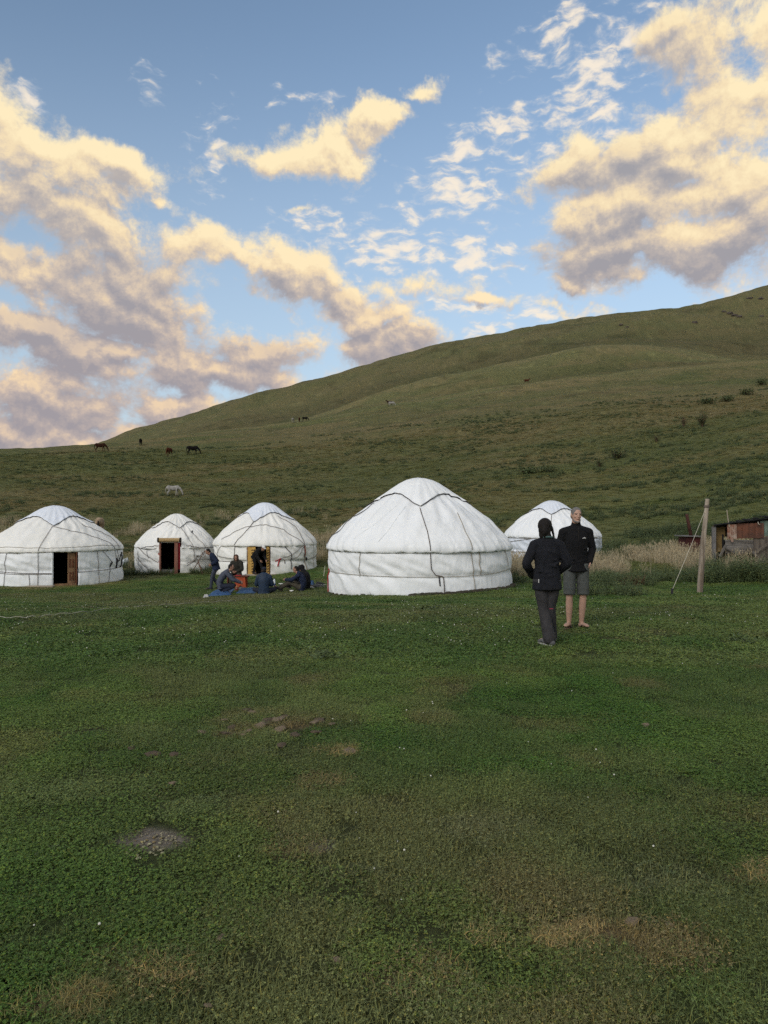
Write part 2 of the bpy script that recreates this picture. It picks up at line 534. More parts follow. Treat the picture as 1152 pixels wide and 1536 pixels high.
def empty(name, loc, rz=0.0, label=None, cat=None, group=None):
    o = bpy.data.objects.new(name, None)
    o.empty_display_size = 0.2
    C.objects.link(o)
    o.location = loc
    o.rotation_euler = (0, 0, rz)
    return tag(o, label, cat, group)


def mesh_obj(name, verts, faces, mat, parent=None, smooth=False):
    me = bpy.data.meshes.new(name)
    me.from_pydata([tuple(v) for v in verts], [], faces)
    for m in (mat if isinstance(mat, (list, tuple)) else [mat]):
        me.materials.append(m)
    if smooth:
        me.polygons.foreach_set('use_smooth', [True] * len(me.polygons))
    me.update()
    return link(bpy.data.objects.new(name, me), parent)


def bm_obj(name, bm, mat, parent=None, smooth=False):
    bmesh.ops.recalc_face_normals(bm, faces=bm.faces[:])
    me = bpy.data.meshes.new(name)
    bm.to_mesh(me); bm.free()
    me.materials.append(mat)
    if smooth:
        me.polygons.foreach_set('use_smooth', [True] * len(me.polygons))
    return link(bpy.data.objects.new(name, me), parent)


def box(bm, c, s, rot=None, bevel=0.0, jitter=0.0):
    """box centred at c with full sizes s"""
    r = bmesh.ops.create_cube(bm, size=1.0)
    vs = r['verts']
    M = Matrix.Translation(Vector(c)) @ (rot.to_4x4() if rot is not None else Matrix.Identity(4)) @ Matrix.Diagonal((*s, 1))
    for v in vs:
        v.co = M @ v.co
        if jitter:
            v.co += Vector((random.uniform(-1, 1), random.uniform(-1, 1), random.uniform(-1, 1))) * jitter
    if bevel > 0:
        es = list({e for v in vs for e in v.link_edges})
        bmesh.ops.bevel(bm, geom=es, offset=bevel, segments=1, affect='EDGES')


def _cr3(pts, sub):
    n = len(pts)
    if n < 3 or sub <= 1:
        return [(p, i) for i, p in enumerate(pts)]
    out = []
    for i in range(n - 1):
        p0 = pts[max(i - 1, 0)]; p1 = pts[i]; p2 = pts[i + 1]; p3 = pts[min(i + 2, n - 1)]
        for k in range(sub):
            t = k / sub
            q = 0.5 * ((2 * p1) + (-p0 + p2) * t + (2 * p0 - 5 * p1 + 4 * p2 - p3) * t * t + (-p0 + 3 * p1 - 3 * p2 + p3) * t ** 3)
            out.append((q, i + t))
    out.append((pts[-1], n - 1))
    return out


def tube(bm, pts, rad, side=None, n=12, sub=3, round_caps=True, ck=1.0):
    """smooth tapered tube through pts; rad: radius or (along side, across) per point"""
    pts = [Vector(p) for p in pts]
    rad = [(r, r) if isinstance(r, (int, float)) else tuple(r) for r in rad]
    sp = _cr3(pts, sub)
    cs, rs = [], []
    for q, t in sp:
        i = min(int(t), len(pts) - 2); f = t - i
        f = f * f * (3 - 2 * f) if sub > 1 else f
        cs.append(q); rs.append((rad[i][0] * (1 - f) + rad[i + 1][0] * f, rad[i][1] * (1 - f) + rad[i + 1][1] * f))
    T = []
    for i in range(len(cs)):
        d = cs[min(i + 1, len(cs) - 1)] - cs[max(i - 1, 0)]
        T.append(d.normalized() if d.length > 1e-9 else Vector((0, 0, 1)))
    if round_caps:
        a, b = cs[0], cs[-1]; ra, rb = rs[0], rs[-1]
        pre = [(a - T[0] * min(ra) * s * ck, (ra[0] * c, ra[1] * c), T[0]) for s, c in (((.95, .3), (.6, .8)) if ck > .5 else ((1.0, .80), (.5, .97)))]
        post = [(b + T[-1] * min(rb) * s * ck, (rb[0] * c, rb[1] * c), T[-1]) for s, c in (((.6, .8), (.95, .3)) if ck > .5 else ((.5, .97), (1.0, .80)))]
        seq = pre + list(zip(cs, rs, T)) + post
    else:
        seq = list(zip(cs, rs, T))
    S = Vector(side) if side is not None else None
    rings = []
    last = None
    for c, r, t in seq:
        s = S if S is not None else last
        if s is None or abs(s.normalized().dot(t)) > .97:
            s = last if last is not None and abs(last.normalized().dot(t)) < .97 else (Vector((1, 0, 0)) if abs(t.x) < .8 else Vector((0, 1, 0)))
        s = (s - t * s.dot(t)).normalized()
        last = s
        b = t.cross(s)
        rings.append([bm.verts.new(c + s * (r[0] * math.cos(2 * PI * k / n)) + b * (r[1] * math.sin(2 * PI * k / n))) for k in range(n)])
    for a, b in zip(rings, rings[1:]):
        for k in range(n):
            bm.faces.new((a[k], a[(k + 1) % n], b[(k + 1) % n], b[k]))
    bm.faces.new(rings[0][::-1]); bm.faces.new(rings[-1])


def ellipsoid(bm, c, r, rot=None, seg=12):
    res = bmesh.ops.create_uvsphere(bm, u_segments=seg, v_segments=max(6, seg * 2 // 3), radius=1.0)
    M = Matrix.Translation(Vector(c)) @ (rot.to_4x4() if rot is not None else Matrix.Identity(4)) @ Matrix.Diagonal((*r, 1))
    for v in res['verts']:
        v.co = M @ v.co


def lathe(bm, prof, seg=20, c=(0, 0, 0)):
    rings = []
    for r, z in prof:
        rings.append([bm.verts.new((c[0] + r * math.cos(2 * PI * k / seg), c[1] + r * math.sin(2 * PI * k / seg), c[2] + z)) for k in range(seg)])
    for a, b in zip(rings, rings[1:]):
        for k in range(seg):
            bm.faces.new((a[k], a[(k + 1) % seg], b[(k + 1) % seg], b[k]))
    bm.faces.new(rings[0][::-1]); bm.faces.new(rings[-1])


def fused(name, bm, mat, parent, voxel=0.012, smooth=4):
    """overlapping solids melted into one continuous skin"""
    o = bm_obj(name, bm, mat, parent, True)
    m = o.modifiers.new('remesh', 'REMESH'); m.mode = 'VOXEL'; m.voxel_size = voxel; m.use_smooth_shade = True
    s = o.modifiers.new('smooth', 'SMOOTH'); s.factor = 0.5; s.iterations = smooth
    return o


# ------------------------------------------------------------------ materials
def material(name, col, rough=0.8, var=0.25, scale=8.0, bump=0.0, bscale=30.0, spec=0.25, col2=None, metal=0.0, stretch=None, obj_space=True, detail=5):
    m = bpy.data.materials.new(name); m.use_nodes = True
    nt = m.node_tree; nt.nodes.clear(); N = NT(nt)
    tcn = N.n('ShaderNodeTexCoord').outputs['Object'] if obj_space else N.n('ShaderNodeNewGeometry').outputs['Position']
    if stretch:
        tcn = N.vmath('MULTIPLY', tcn, stretch)
    f = N.noise(tcn, scale, detail, 0.6)
    fr = N.ramp(f, 0.32, 0.68)
    col = tuple(col)
    c2 = tuple(col2) if col2 else tuple(c * (1 - var) for c in col)
    cc = N.mix(fr, col if not col2 else col, c2)
    bs = N.n('ShaderNodeBsdfPrincipled')
    N.put(bs.inputs['Base Color'], cc)
    bs.inputs['Roughness'].default_value = rough
    bs.inputs['Specular IOR Level'].default_value = spec
    bs.inputs['Metallic'].default_value = metal
    if bump:
        b = N.n('ShaderNodeBump'); b.inputs['Strength'].default_value = bump; b.inputs['Distance'].default_value = 0.02
        N.put(b.inputs['Height'], N.noise(tcn, bscale, 5, 0.6))
        N.put(bs.inputs['Normal'], b.outputs[0])
    o = N.n('ShaderNodeOutputMaterial'); N.put(o.inputs[0], bs.outputs[0])
    return m


def ground_material():
    m = bpy.data.materials.new('turf_ground'); m.use_nodes = True
    nt = m.node_tree; nt.nodes.clear(); N = NT(nt)
    pos = N.n('ShaderNodeNewGeometry').outputs['Position']
    a = N.n('ShaderNodeAttribute', attribute_name='tint').outputs['Color']
    n1 = N.noise(pos, 24.0, 5, 0.7)
    n2 = N.noise(N.vmath('MULTIPLY', pos, (0.7, 1.0, 1.0)), 2.3, 6, 0.72)
    n3 = N.noise(N.vmath('MULTIPLY', pos, (0.5, 0.9, 1.0)), 0.35, 6, 0.65)
    c = N.mix(1.0, a, N.comb(*[N.ramp(n1, .3, .7, .62, 1.25)] * 3), 'MULTIPLY')
    far = N.ramp(N.sep(pos)[1], 45.0, 90.0)
    m2 = N.mix(1.0, c, N.comb(*[N.ramp(n2, .3, .72, .50, 1.42)] * 3), 'MULTIPLY')
    c = N.mix(N.math('MULTIPLY_ADD', far, .7, .3), c, m2)
    c = N.mix(N.math('MULTIPLY', N.ramp(n3, .52, .66), N.math('MULTIPLY', far, .35)), c, (0.055, 0.062, 0.026))
    bs = N.n('ShaderNodeBsdfPrincipled')
    N.put(bs.inputs['Base Color'], c)
    bs.inputs['Roughness'].default_value = 0.95
    bs.inputs['Specular IOR Level'].default_value = 0.1
    b = N.n('ShaderNodeBump'); b.inputs['Strength'].default_value = 0.8; b.inputs['Distance'].default_value = 0.05
    N.put(b.inputs['Height'], N.noise(pos, 16.0, 6, 0.75))
    b2 = N.n('ShaderNodeBump'); b2.inputs['Distance'].default_value = 0.5
    N.put(b2.inputs['Strength'], N.math('MULTIPLY', far, 0.7))
    N.put(b2.inputs['Height'], N.noise(pos, 1.1, 7, 0.72))
    N.put(b2.inputs['Normal'], b.outputs[0])
    N.put(bs.inputs['Normal'], b2.outputs[0])
    o = N.n('ShaderNodeOutputMaterial'); N.put(o.inputs[0], bs.outputs[0])
    return m


def leaf_material(name, gain=(1, 1, 1), fixed=None, rough=0.6, spec=0.2, amount=1.0):
    """colour from the place it grows at (instancer attribute tint) or a fixed one"""
    m = bpy.data.materials.new(name); m.use_nodes = True
    nt = m.node_tree; nt.nodes.clear(); N = NT(nt)
    if fixed is None:
        a = N.n('ShaderNodeAttribute', attribute_name='tint', attribute_type='INSTANCER').outputs['Color']
        a = N.vmath('MULTIPLY', a, gain)
    else:
        a = N.vmath('MULTIPLY', fixed, (1, 1, 1))
    isl = N.n('ShaderNodeNewGeometry').outputs['Random Per Island']
    oi = N.n('ShaderNodeObjectInfo').outputs['Random']
    k = N.math('ADD', N.math('MULTIPLY_ADD', isl, .75 * amount, 1 - .38 * amount), N.math('MULTIPLY_ADD', oi, .24, -.12))
    c = N.vmath('SCALE', a, s=k)
    # a few blades are yellowed
    dry = N.math('GREATER_THAN', N.math('FRACT', N.math('MULTIPLY', isl, 37.0)), .86)
    c = N.mix(N.math('MULTIPLY', dry, .6 * amount), c, N.vmath('MULTIPLY', N.vmath('ADD', c, (.03, .02, .0)), (1.35, 1.15, .9)))
    bs = N.n('ShaderNodeBsdfPrincipled')
    N.put(bs.inputs['Base Color'], c)
    bs.inputs['Roughness'].default_value = rough
    bs.inputs['Specular IOR Level'].default_value = spec
    o = N.n('ShaderNodeOutputMaterial'); N.put(o.inputs[0], bs.outputs[0])
    return m


M = {}
M['ground'] = ground_material()

# ------------------------------------------------------------------ terrain
def build_terrain():
    a_front = np.linspace(-R(38), R(38), 400)
    a_side = np.linspace(R(38), R(322), 90)[1:-1]
    ang = np.concatenate([a_front, a_side])
    rad = np.exp(np.linspace(math.log(0.5), math.log(1750), 680))
    nA, nR = len(ang), len(rad)
    AA, RR = np.meshgrid(ang, rad)
    X = RR * np.sin(AA); Yc = RR * np.cos(AA)
    Z = height(X, Yc)
    co = np.stack([X, Yc, Z], -1).reshape(-1, 3)
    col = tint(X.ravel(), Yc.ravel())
    # under the growing turf the soil itself shows through
    xx, yy = X.ravel(), Yc.ravel()
    bm_ = np.zeros(len(xx))
    for kd, q in spot_masks(xx, yy):
        bm_ = np.maximum(bm_, q)
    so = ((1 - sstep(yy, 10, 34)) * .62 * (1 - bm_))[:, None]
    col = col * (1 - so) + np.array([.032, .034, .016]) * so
    co = np.vstack([co, [[0, 0, hz(0, 0)]]])
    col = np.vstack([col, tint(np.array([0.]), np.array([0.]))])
    i = np.arange(nR - 1)[:, None] * nA; j = np.arange(nA)[None, :]; jn = (j + 1) % nA
    f = np.stack([i + j, i + nA + j, i + nA + jn, i + jn], -1).reshape(-1, 4)
    me = bpy.data.meshes.new('ground')
    tri = np.stack([np.full(nA, len(co) - 1), np.arange(nA), (np.arange(nA) + 1) % nA], -1)
    nv = len(co)
    me.vertices.add(nv); me.vertices.foreach_set('co', co.ravel())
    loops = np.concatenate([f[:, ::-1].ravel()[::1], tri.ravel()])
    starts = np.concatenate([np.arange(len(f)) * 4, len(f) * 4 + np.arange(len(tri)) * 3])
    me.loops.add(len(loops)); me.loops.foreach_set('vertex_index', loops)
    me.polygons.add(len(starts)); me.polygons.foreach_set('loop_start', starts)
    me.polygons.foreach_set('use_smooth', np.ones(len(starts), bool))
    me.update(calc_edges=True); me.validate()
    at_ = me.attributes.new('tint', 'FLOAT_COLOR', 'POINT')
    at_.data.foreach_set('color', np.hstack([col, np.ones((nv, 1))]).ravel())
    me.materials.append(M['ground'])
    o = link(bpy.data.objects.new('ground', me))
    o['kind'] = 'structure'
    o['label'] = 'grassy meadow rising into a bare olive green hillside with three ridges'
    return o


build_terrain()

# ------------------------------------------------------------------ vegetation building blocks (kept outside the scene, drawn only as copies)
def leaf_quad(V, Fc, p, d, up, L, wd, fold=0.0):
    """one pointed leaf of 2 triangles a side"""
    s = d.cross(up).normalized() * wd * .5
    i = len(V)
    mid = p + d * L * .5
    V += [p, mid + s + up * fold, p + d * L, mid - s + up * fold]
    Fc.append((i, i + 1, i + 2, i + 3))


def blade(V, Fc, p, h, lean, wd, ang, seg=3):
    d = Vector((math.cos(ang), math.sin(ang), 0)); s = Vector((-d.y, d.x, 0)) * wd * .5
    i = len(V)
    for k in range(seg + 1):
        t = k / seg
        c = p + Vector((0, 0, h * t * (1 - .25 * t * min(1, lean / max(h, 1e-4))))) + d * (lean * t * t)
        if k == seg:
            V.append(c)
        else:
            w = 1 - .55 * t
            V += [c - s * w, c + s * w]
    for k in range(seg - 1):
        a = i + 2 * k
        Fc.append((a, a + 1, a + 3, a + 2))
    a = i + 2 * (seg - 1)
    Fc.append((a, a + 1, a + 2))


def clover(V, Fc, p, h, r, rnd):
    """stalk-less trefoil facing up"""
    c = p + Vector((0, 0, h))
    a0 = rnd.uniform(0, 2 * PI); tl = Vector((rnd.uniform(-.45, .45), rnd.uniform(-.45, .45), 1)).normalized()
    for k in range(3):
        a = a0 + k * 2 * PI / 3
        d = Vector((math.cos(a), math.sin(a), 0)); d = (d - tl * d.dot(tl)).normalized()
        s = tl.cross(d) * r * .52
        i = len(V)
        V += [c, c + d * r * .62 + s + tl * r * .12, c + d * r * 1.05 + s * .35, c + d * r * 1.05 - s * .35, c + d * r * .62 - s + tl * r * .12]
        Fc.append((i, i + 1, i + 2, i + 3, i + 4))


def tmpl(name, V, Fc, mat):
    me = bpy.data.meshes.new(name)
    me.from_pydata([tuple(v) for v in V], [], Fc)
    for m in (mat if isinstance(mat, list) else [mat]):
        me.materials.append(m)
    return bpy.data.objects.new(name, me)


def turf_patch(name, seed, size, n_clover, n_blade, bh, bw, mat, lie=0.5, cr=.009, ch=(.012, .035)):
    rnd = random.Random(seed); V, Fc = [], []
    def pt():
        a = rnd.uniform(0, 2 * PI); r = size * .5 * math.sqrt(rnd.random()) * 1.15
        return Vector((r * math.cos(a), r * math.sin(a), -.008))
    for _ in range(n_clover):
        clover(V, Fc, pt(), rnd.uniform(*ch), cr * rnd.uniform(.6, 1.3), rnd)
    for _ in range(n_blade):
        h = bh * rnd.uniform(.45, 1.25)
        blade(V, Fc, pt(), h, h * rnd.uniform(.1, lie * 2), bw * rnd.uniform(.7, 1.3), rnd.uniform(0, 2 * PI), 2)
    return tmpl(name, V, Fc, mat)


def tuft(name, seed, rad, n, h, w, mat, lean=.5, seg=3):
    rnd = random.Random(seed); V, Fc = [], []
    for _ in range(n):
        a = rnd.uniform(0, 2 * PI); r = rad * rnd.random() ** .8
        hh = h * rnd.uniform(.45, 1.1) * (1 - .35 * r / rad)
        blade(V, Fc, Vector((r * math.cos(a), r * math.sin(a), -.03)), hh, hh * lean * rnd.uniform(.2, 1.3), w * rnd.uniform(.7, 1.3), a + rnd.uniform(-.8, .8), seg)
    return tmpl(name, V, Fc, mat)


def straw_clump(name, seed, mat):
    """dry stalks with feathery heads"""
    rnd = random.Random(seed); V, Fc = [], []
    for _ in range(46):
        a = rnd.uniform(0, 2 * PI); r = .34 * math.sqrt(rnd.random())
        p = Vector((r * math.cos(a), r * math.sin(a), -.03)); h = rnd.uniform(.35, .85); la = rnd.uniform(0, 2 * PI); ln = h * rnd.uniform(.05, .4)
        blade(V, Fc, p, h, ln, .007, la, 3)
        if rnd.random() < .6:
            d = Vector((math.cos(la), math.sin(la), 0)); top = p + Vector((0, 0, h * .93)) + d * ln * .9
            for q in range(4):
                leaf_quad(V, Fc, top + Vector((0, 0, -.035 * q)), (Vector((0, 0, 1)) + d * .3 + Vector((rnd.uniform(-.5, .5), rnd.uniform(-.5, .5), 0))).normalized(), Vector((rnd.uniform(-1, 1), rnd.uniform(-1, 1), .2)).normalized(), .075, .018)
    return tmpl(name, V, Fc, mat)


def weed(name, seed, mat, h=.5, n_stem=10, rad=.2, leaf=.07, lw=.4, per=16):
    """leafy stems, broad where they branch"""
    rnd = random.Random(seed); V, Fc = [], []
    for _ in range(n_stem):
        a = rnd.uniform(0, 2 * PI); r = rad * math.sqrt(rnd.random())
        p = Vector((r * math.cos(a), r * math.sin(a), -.03)); hh = h * rnd.uniform(.55, 1.1); la = a + rnd.uniform(-.6, .6); ln = hh * rnd.uniform(.1, .5)
        blade(V, Fc, p, hh, ln, .010, la, 3)
        d = Vector((math.cos(la), math.sin(la), 0))
        for k in range(per):
            t = (k + rnd.random()) / per
            c = p + Vector((0, 0, hh * t)) + d * ln * t * t
            b = rnd.uniform(0, 2 * PI)
            ld = Vector((math.cos(b), math.sin(b), rnd.uniform(-.1, .7))).normalized()
            up = Vector((rnd.uniform(-.4, .4), rnd.uniform(-.4, .4), 1)).normalized()
            L = leaf * rnd.uniform(.6, 1.3) * (1.15 - .5 * t)
            leaf_quad(V, Fc, c, ld, up, L, L * lw, -.1 * L)
    return tmpl(name, V, Fc, mat)


M['turf'] = leaf_material('turf_leaf', rough=.55, spec=.2, amount=1.3, gain=(1.08, 1.13, .90))
M['tuftleaf'] = leaf_material('tuft_leaf', gain=(1.0, 1.0, 1.0), rough=.75, spec=.1)
M['straw'] = leaf_material('straw_leaf', fixed=(.40, .345, .235), rough=.8, spec=.1, amount=.8)
M['weed'] = leaf_material('weed_leaf', fixed=(.080, .112, .048), rough=.6, spec=.2, amount=1.1)
M['weed_dark'] = leaf_material('weed_leaf_dark', fixed=(.062, .088, .037), rough=.6, spec=.2, amount=1.1)
M['weed_rust'] = leaf_material('weed_leaf_rusty', fixed=(.12, .075, .045), rough=.7, spec=.1, amount=1.2)
M['flower'] = material('flower_white', (.62, .62, .55), .7, .1)
M['flower_y'] = material('flower_yellow', (.45, .36, .08), .7, .2)


def gn_tree(coll):
    g = bpy.data.node_groups.new('grow_' + coll.name, 'GeometryNodeTree')
    g.interface.new_socket('Geometry', in_out='INPUT', socket_type='NodeSocketGeometry')
    g.interface.new_socket('Geometry', in_out='OUTPUT', socket_type='NodeSocketGeometry')
    n = g.nodes; l = g.links
    gi = n.new('NodeGroupInput'); go = n.new('NodeGroupOutput')
    ip = n.new('GeometryNodeInstanceOnPoints')
    ci = n.new('GeometryNodeCollectionInfo'); ci.inputs['Collection'].default_value = coll
    ci.inputs['Separate Children'].default_value = True; ci.inputs['Reset Children'].default_value = True
    def attr(name, typ):
        a = n.new('GeometryNodeInputNamedAttribute'); a.data_type = typ; a.inputs[0].default_value = name
        return a.outputs[0]
    ip.inputs['Pick Instance'].default_value = True
    l.new(gi.outputs[0], ip.inputs['Points']); l.new(ci.outputs[0], ip.inputs['Instance'])
    l.new(attr('pick', 'INT'), ip.inputs['Instance Index'])
    l.new(attr('turn', 'FLOAT_VECTOR'), ip.inputs['Rotation'])
    l.new(attr('size', 'FLOAT_VECTOR'), ip.inputs['Scale'])
    l.new(ip.outputs[0], go.inputs[0])
    return g


def grow(name, label, cat, templates, x, y, size, zoff=0.0, follow=True, zscale=None, colour=None, pick=None):
    """one object of uncountable growth: templates copied over the ground"""
    n = len(x)
    coll = bpy.data.collections.new(name + '_kinds')
    for t in templates:
        coll.objects.link(t)
    z = height(x, y) + zoff
    me = bpy.data.meshes.new(name)
    me.vertices.add(n)
    me.vertices.foreach_set('co', np.stack([x, y, z], -1).ravel())
    rs = np.random.RandomState(len(name) * 13 + n)
    rz = rs.uniform(0, 2 * PI, n)
    e = .15
    gx = (height(x + e, y) - height(x - e, y)) / (2 * e); gy = (height(x, y + e) - height(x, y - e)) / (2 * e)
    if not follow:
        gx = gx * .2; gy = gy * .2
    # euler from: turn about z, then lean with the slope (small angles)
    ax = np.arctan(gy); ay = -np.arctan(gx)
    turn = np.zeros((n, 3))
    cr, sr = np.cos(rz), np.sin(rz)
    turn[:, 0] = ax * cr + ay * sr
    turn[:, 1] = -ax * sr + ay * cr
    turn[:, 2] = rz
    a = me.attributes.new('turn', 'FLOAT_VECTOR', 'POINT')
    # rotation order: lean expressed in the local frame, applied first
    a.data.foreach_set('vector', turn.ravel())
    sz = np.stack([size, size, size * (1 if zscale is None else zscale)], -1)
    a = me.attributes.new('size', 'FLOAT_VECTOR', 'POINT'); a.data.foreach_set('vector', sz.ravel())
    a = me.attributes.new('pick', 'INT', 'POINT'); a.data.foreach_set('value', (rs.randint(0, len(templates), n) if pick is None else pick).astype(np.int32))
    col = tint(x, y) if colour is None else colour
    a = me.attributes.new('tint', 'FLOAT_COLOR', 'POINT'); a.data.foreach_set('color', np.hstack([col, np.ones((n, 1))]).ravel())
    o = link(bpy.data.objects.new(name, me))
    md = o.modifiers.new('grow', 'NODES'); md.node_group = gn_tree(coll)
    return tag(o, label, None, None, 'stuff')


RS = np.random.RandomState(11)


def field(y0, y1, dens, u0=-60, u1=1212, side=3.0):
    """random points in the view's ground strip, dens(y) per square metre"""
    xs, ys = [], []
    edges = np.exp(np.linspace(math.log(y0), math.log(y1), 40))
    for a, b in zip(edges, edges[1:]):
        m = (a + b) / 2
        xa, xb = (u0 - 576) / F * m - side, (u1 - 576) / F * m + side
        k = RS.poisson((xb - xa) * (b - a) * dens(m))
        xs.append(RS.uniform(xa, xb, k)); ys.append(RS.uniform(a, b, k))
    return np.concatenate(xs), np.concatenate(ys)


def inside_yurts(x, y, pad=0.05):
    m = np.zeros(len(x), bool)
    for (cx, cy, rr) in YURTS:
        m |= (x - cx) ** 2 + (y - cy) ** 2 < (rr + pad) ** 2
    return m


def upx(x, y):
    return 576 + F * x / np.maximum(y, .1)


def grow_everything():
    bare = lambda x, y: max_mask(x, y, ('bare', 'dark', 'earth'))
    # close turf: clover and short grass
    T = []
    for k in range(5):
        T.append(turf_patch('turf_patch_clover', 100 + k, .26, 330, 120, .036, .0024, M['turf'], cr=.0062, ch=(.006, .030)))
    for k in range(4):
        T.append(turf_patch('turf_patch_grassy', 120 + k, .26, 120, 360, .042, .0028, M['turf'], .8, cr=.006))
    x, y = field(1.0, 8.5, lambda m: 72)
    keep = (RS.rand(len(x)) > bare(x, y) * 1.6) & (RS.rand(len(x)) > max_mask(x, y, ('dry', 'brown')) * .95)
    x, y = x[keep], y[keep]
    # clover in some places, finer paler grass in others (collection order is by name: clover first)
    w_ = sstep(fbm(x * 1.1 + 4, y * 1.1, 4, 83), .44, .56)
    gr = RS.rand(len(x)) < w_
    pk = np.where(gr, 5 + RS.randint(0, 4, len(x)), RS.randint(0, 5, len(x)))
    cl = tint(x, y); cl = np.where(gr[:, None], cl * np.array([1.12, 1.04, 1.15]) + np.array([.008, .006, .006]), cl * np.array([.92, 1.04, .85]))
    grow('turf', 'short clover and grass turf covering the near meadow', None, T, x, y, RS.uniform(.8, 1.2, len(x)), colour=cl, pick=pk)
    # the same turf farther off, coarser
    T = [turf_patch('turf_patch_mid', 140 + k, .5, 150, 420, .045, .0042, M['turf'], .7, .014) for k in range(5)]
    x, y = field(8.0, 34, lambda m: 17 if m < 18 else 11)
    keep = (RS.rand(len(x)) > bare(x, y)) & ~inside_yurts(x, y, .12)
    keep &= RS.rand(len(x)) > max_mask(x, y, ('worn',)) * .6
    x, y = x[keep], y[keep]
    grow('turf', 'short grass between the people and the white tents', None, T, x, y, RS.uniform(.8, 1.2, len(x)))
    # single longer blades and bents in the near grass
    T = [tuft('loose_grass', 160 + k, .05, 9, .085, .0026, M['turf'], 1.5) for k in range(4)]
    x, y = field(2.0, 12, lambda m: 16)
    m = sstep(fbm(x * 1.4, y * 1.4, 3, 81), .44, .60)
    keep = RS.rand(len(x)) < m
    x, y = x[keep], y[keep]
    grow('loose_grass', 'loose longer grass blades scattered in the near turf', None, T, x, y, RS.uniform(.6, 1.3, len(x)), colour=np.clip(tint(x, y) * 1.25 + np.array([.02, .012, .008]), 0, 1))
    # dry thatch in the pale and brown places
    T = [turf_patch('dry_thatch', 170 + k, .16, 0, 130, .024, .0024, M['turf'], 1.6) for k in range(3)]
    x, y = field(2.0, 9, lambda m: 120)
    keep = RS.rand(len(x)) < max_mask(x, y, ('dry', 'brown', 'earth')) * .95
    x, y = x[keep], y[keep]
    grow('dry_thatch', 'dry brown thatch lying in the bare patches of turf', None, T, x, y, RS.uniform(.7, 1.1, len(x)), zoff=.022, colour=tint(x, y) * 1.15)
    # crumbs of soil in the bare places
    T = []
    for k in range(4):
        rnd = random.Random(500 + k); bm = bmesh.new()
        for _ in range(26):
            s_ = rnd.uniform(.002, .007); a = rnd.uniform(0, 2 * PI); r = .07 * math.sqrt(rnd.random())
            res = bmesh.ops.create_icosphere(bm, subdivisions=1, radius=s_)
            for v_ in res['verts']:
                v_.co = Vector((v_.co.x * rnd.uniform(.7, 1.5), v_.co.y * rnd.uniform(.7, 1.5), v_.co.z * .7)) + Vector((r * math.cos(a), r * math.sin(a), .004))
        me = bpy.data.meshes.new('soil_crumb'); bm.to_mesh(me); bm.free(); me.materials.append(M['turf'])
        T.append(bpy.data.objects.new('soil_crumb', me))
    x, y = field(2.0, 12, lambda m: 120)
    keep = RS.rand(len(x)) < bare(x, y) * .9
    x, y = x[keep], y[keep]
    grow('soil_crumbs', 'loose crumbs of soil in the bare patches of the lawn', None, T, x, y, RS.uniform(.6, 1.5, len(x)), colour=np.clip(tint(x, y) * RS.uniform(.5, 1.5, len(x))[:, None], 0, 1))
    # clover flowers
    bm = bmesh.new(); ellipsoid(bm, (0, 0, .042), (.0075, .0075, .007), seg=6)
    me = bpy.data.meshes.new('clover_flower'); bm.to_mesh(me); bm.free(); me.materials.append(M['flower'])
    fl = bpy.data.objects.new('clover_flower', me)
    x, y = field(2.2, 30, lambda m: 3.2 if m < 9 else 5.0)
    m = sstep(fbm(x * .5, y * .5, 4, 91), .46, .62)
    keep = (RS.rand(len(x)) < m) & ~inside_yurts(x, y)
    x, y = x[keep], y[keep]
    grow('clover_flowers', 'tiny white clover flowers dotted over the meadow', None, [fl], x, y, RS.uniform(.5, 1.1, len(x)) * np.where(y > 9, 1.0, .75))
    # rougher grass on the slope
    T = [tuft('slope_grass', 200 + k, .30, 70, .15, .012, M['tuftleaf'], .8) for k in range(5)]
    x, y = field(34, 62, lambda m: 5.0)
    x2, y2 = field(24, 36, lambda m: 5.0, 850, 1212, 1.0)
    x = np.concatenate([x, x2]); y = np.concatenate([y, y2])
    keep = ~inside_yurts(x, y, .1)
    x, y = x[keep], y[keep]
    grow('slope_grass', 'rough grass at the foot of the hillside', None, T, x, y, RS.uniform(.6, 1.25, len(x)))
    T = [tuft('slope_grass_far', 220 + k, .45, 60, .17, .028, M['tuftleaf'], .8, 2) for k in range(4)]
    x, y = field(60, 150, lambda m: 2.6 if m < 90 else 1.5)
    grow('slope_grass', 'olive green grass over the hillside above the tents', None, T, x, y, RS.uniform(.5, 1.3, len(x)) * np.where(y > 100, 1.25, 1))
    # dark tussocks in drifts
    T = [tuft('tussock', 240 + k, .34, 60, .36, .022, M['weed_dark'], .55) for k in range(3)] + [weed('tussock_leafy', 250 + k, M['weed_dark'], .36, 16, .34, .09, .5) for k in range(3)]
    x, y = field(40, 165, lambda m: 1.7 if m < 80 else .8)
    g = fbm(x * .09, y * .22, 4, 61); g2 = fbm(x * .4, y * .5, 3, 63)
    u = upx(x, y)
    bias = .06 * sstep(y, 75, 45) + .05 * sstep(u, 600, 1100) * sstep(y, 120, 70) 
    keep = RS.rand(len(x)) < sstep(g + .35 * (g2 - .5) + bias, .53, .62)
    keep &= ~inside_yurts(x, y, .3)
    x, y = x[keep], y[keep]
    grow('tussocks', 'dark leafy tussocks in drifts across the hillside', None, T, x, y, RS.uniform(.5, 1.3, len(x)))
    # tall dry grass
    T = [straw_clump('dry_grass_clump', 260 + k, M['straw']) for k in range(5)]
    x, y = field(38, 72, lambda m: 4.0)
    keep = (RS.rand(len(x)) < straw_mask(x, y) * .6) & ~inside_yurts(x, y, .3)
    x, y = x[keep], y[keep]
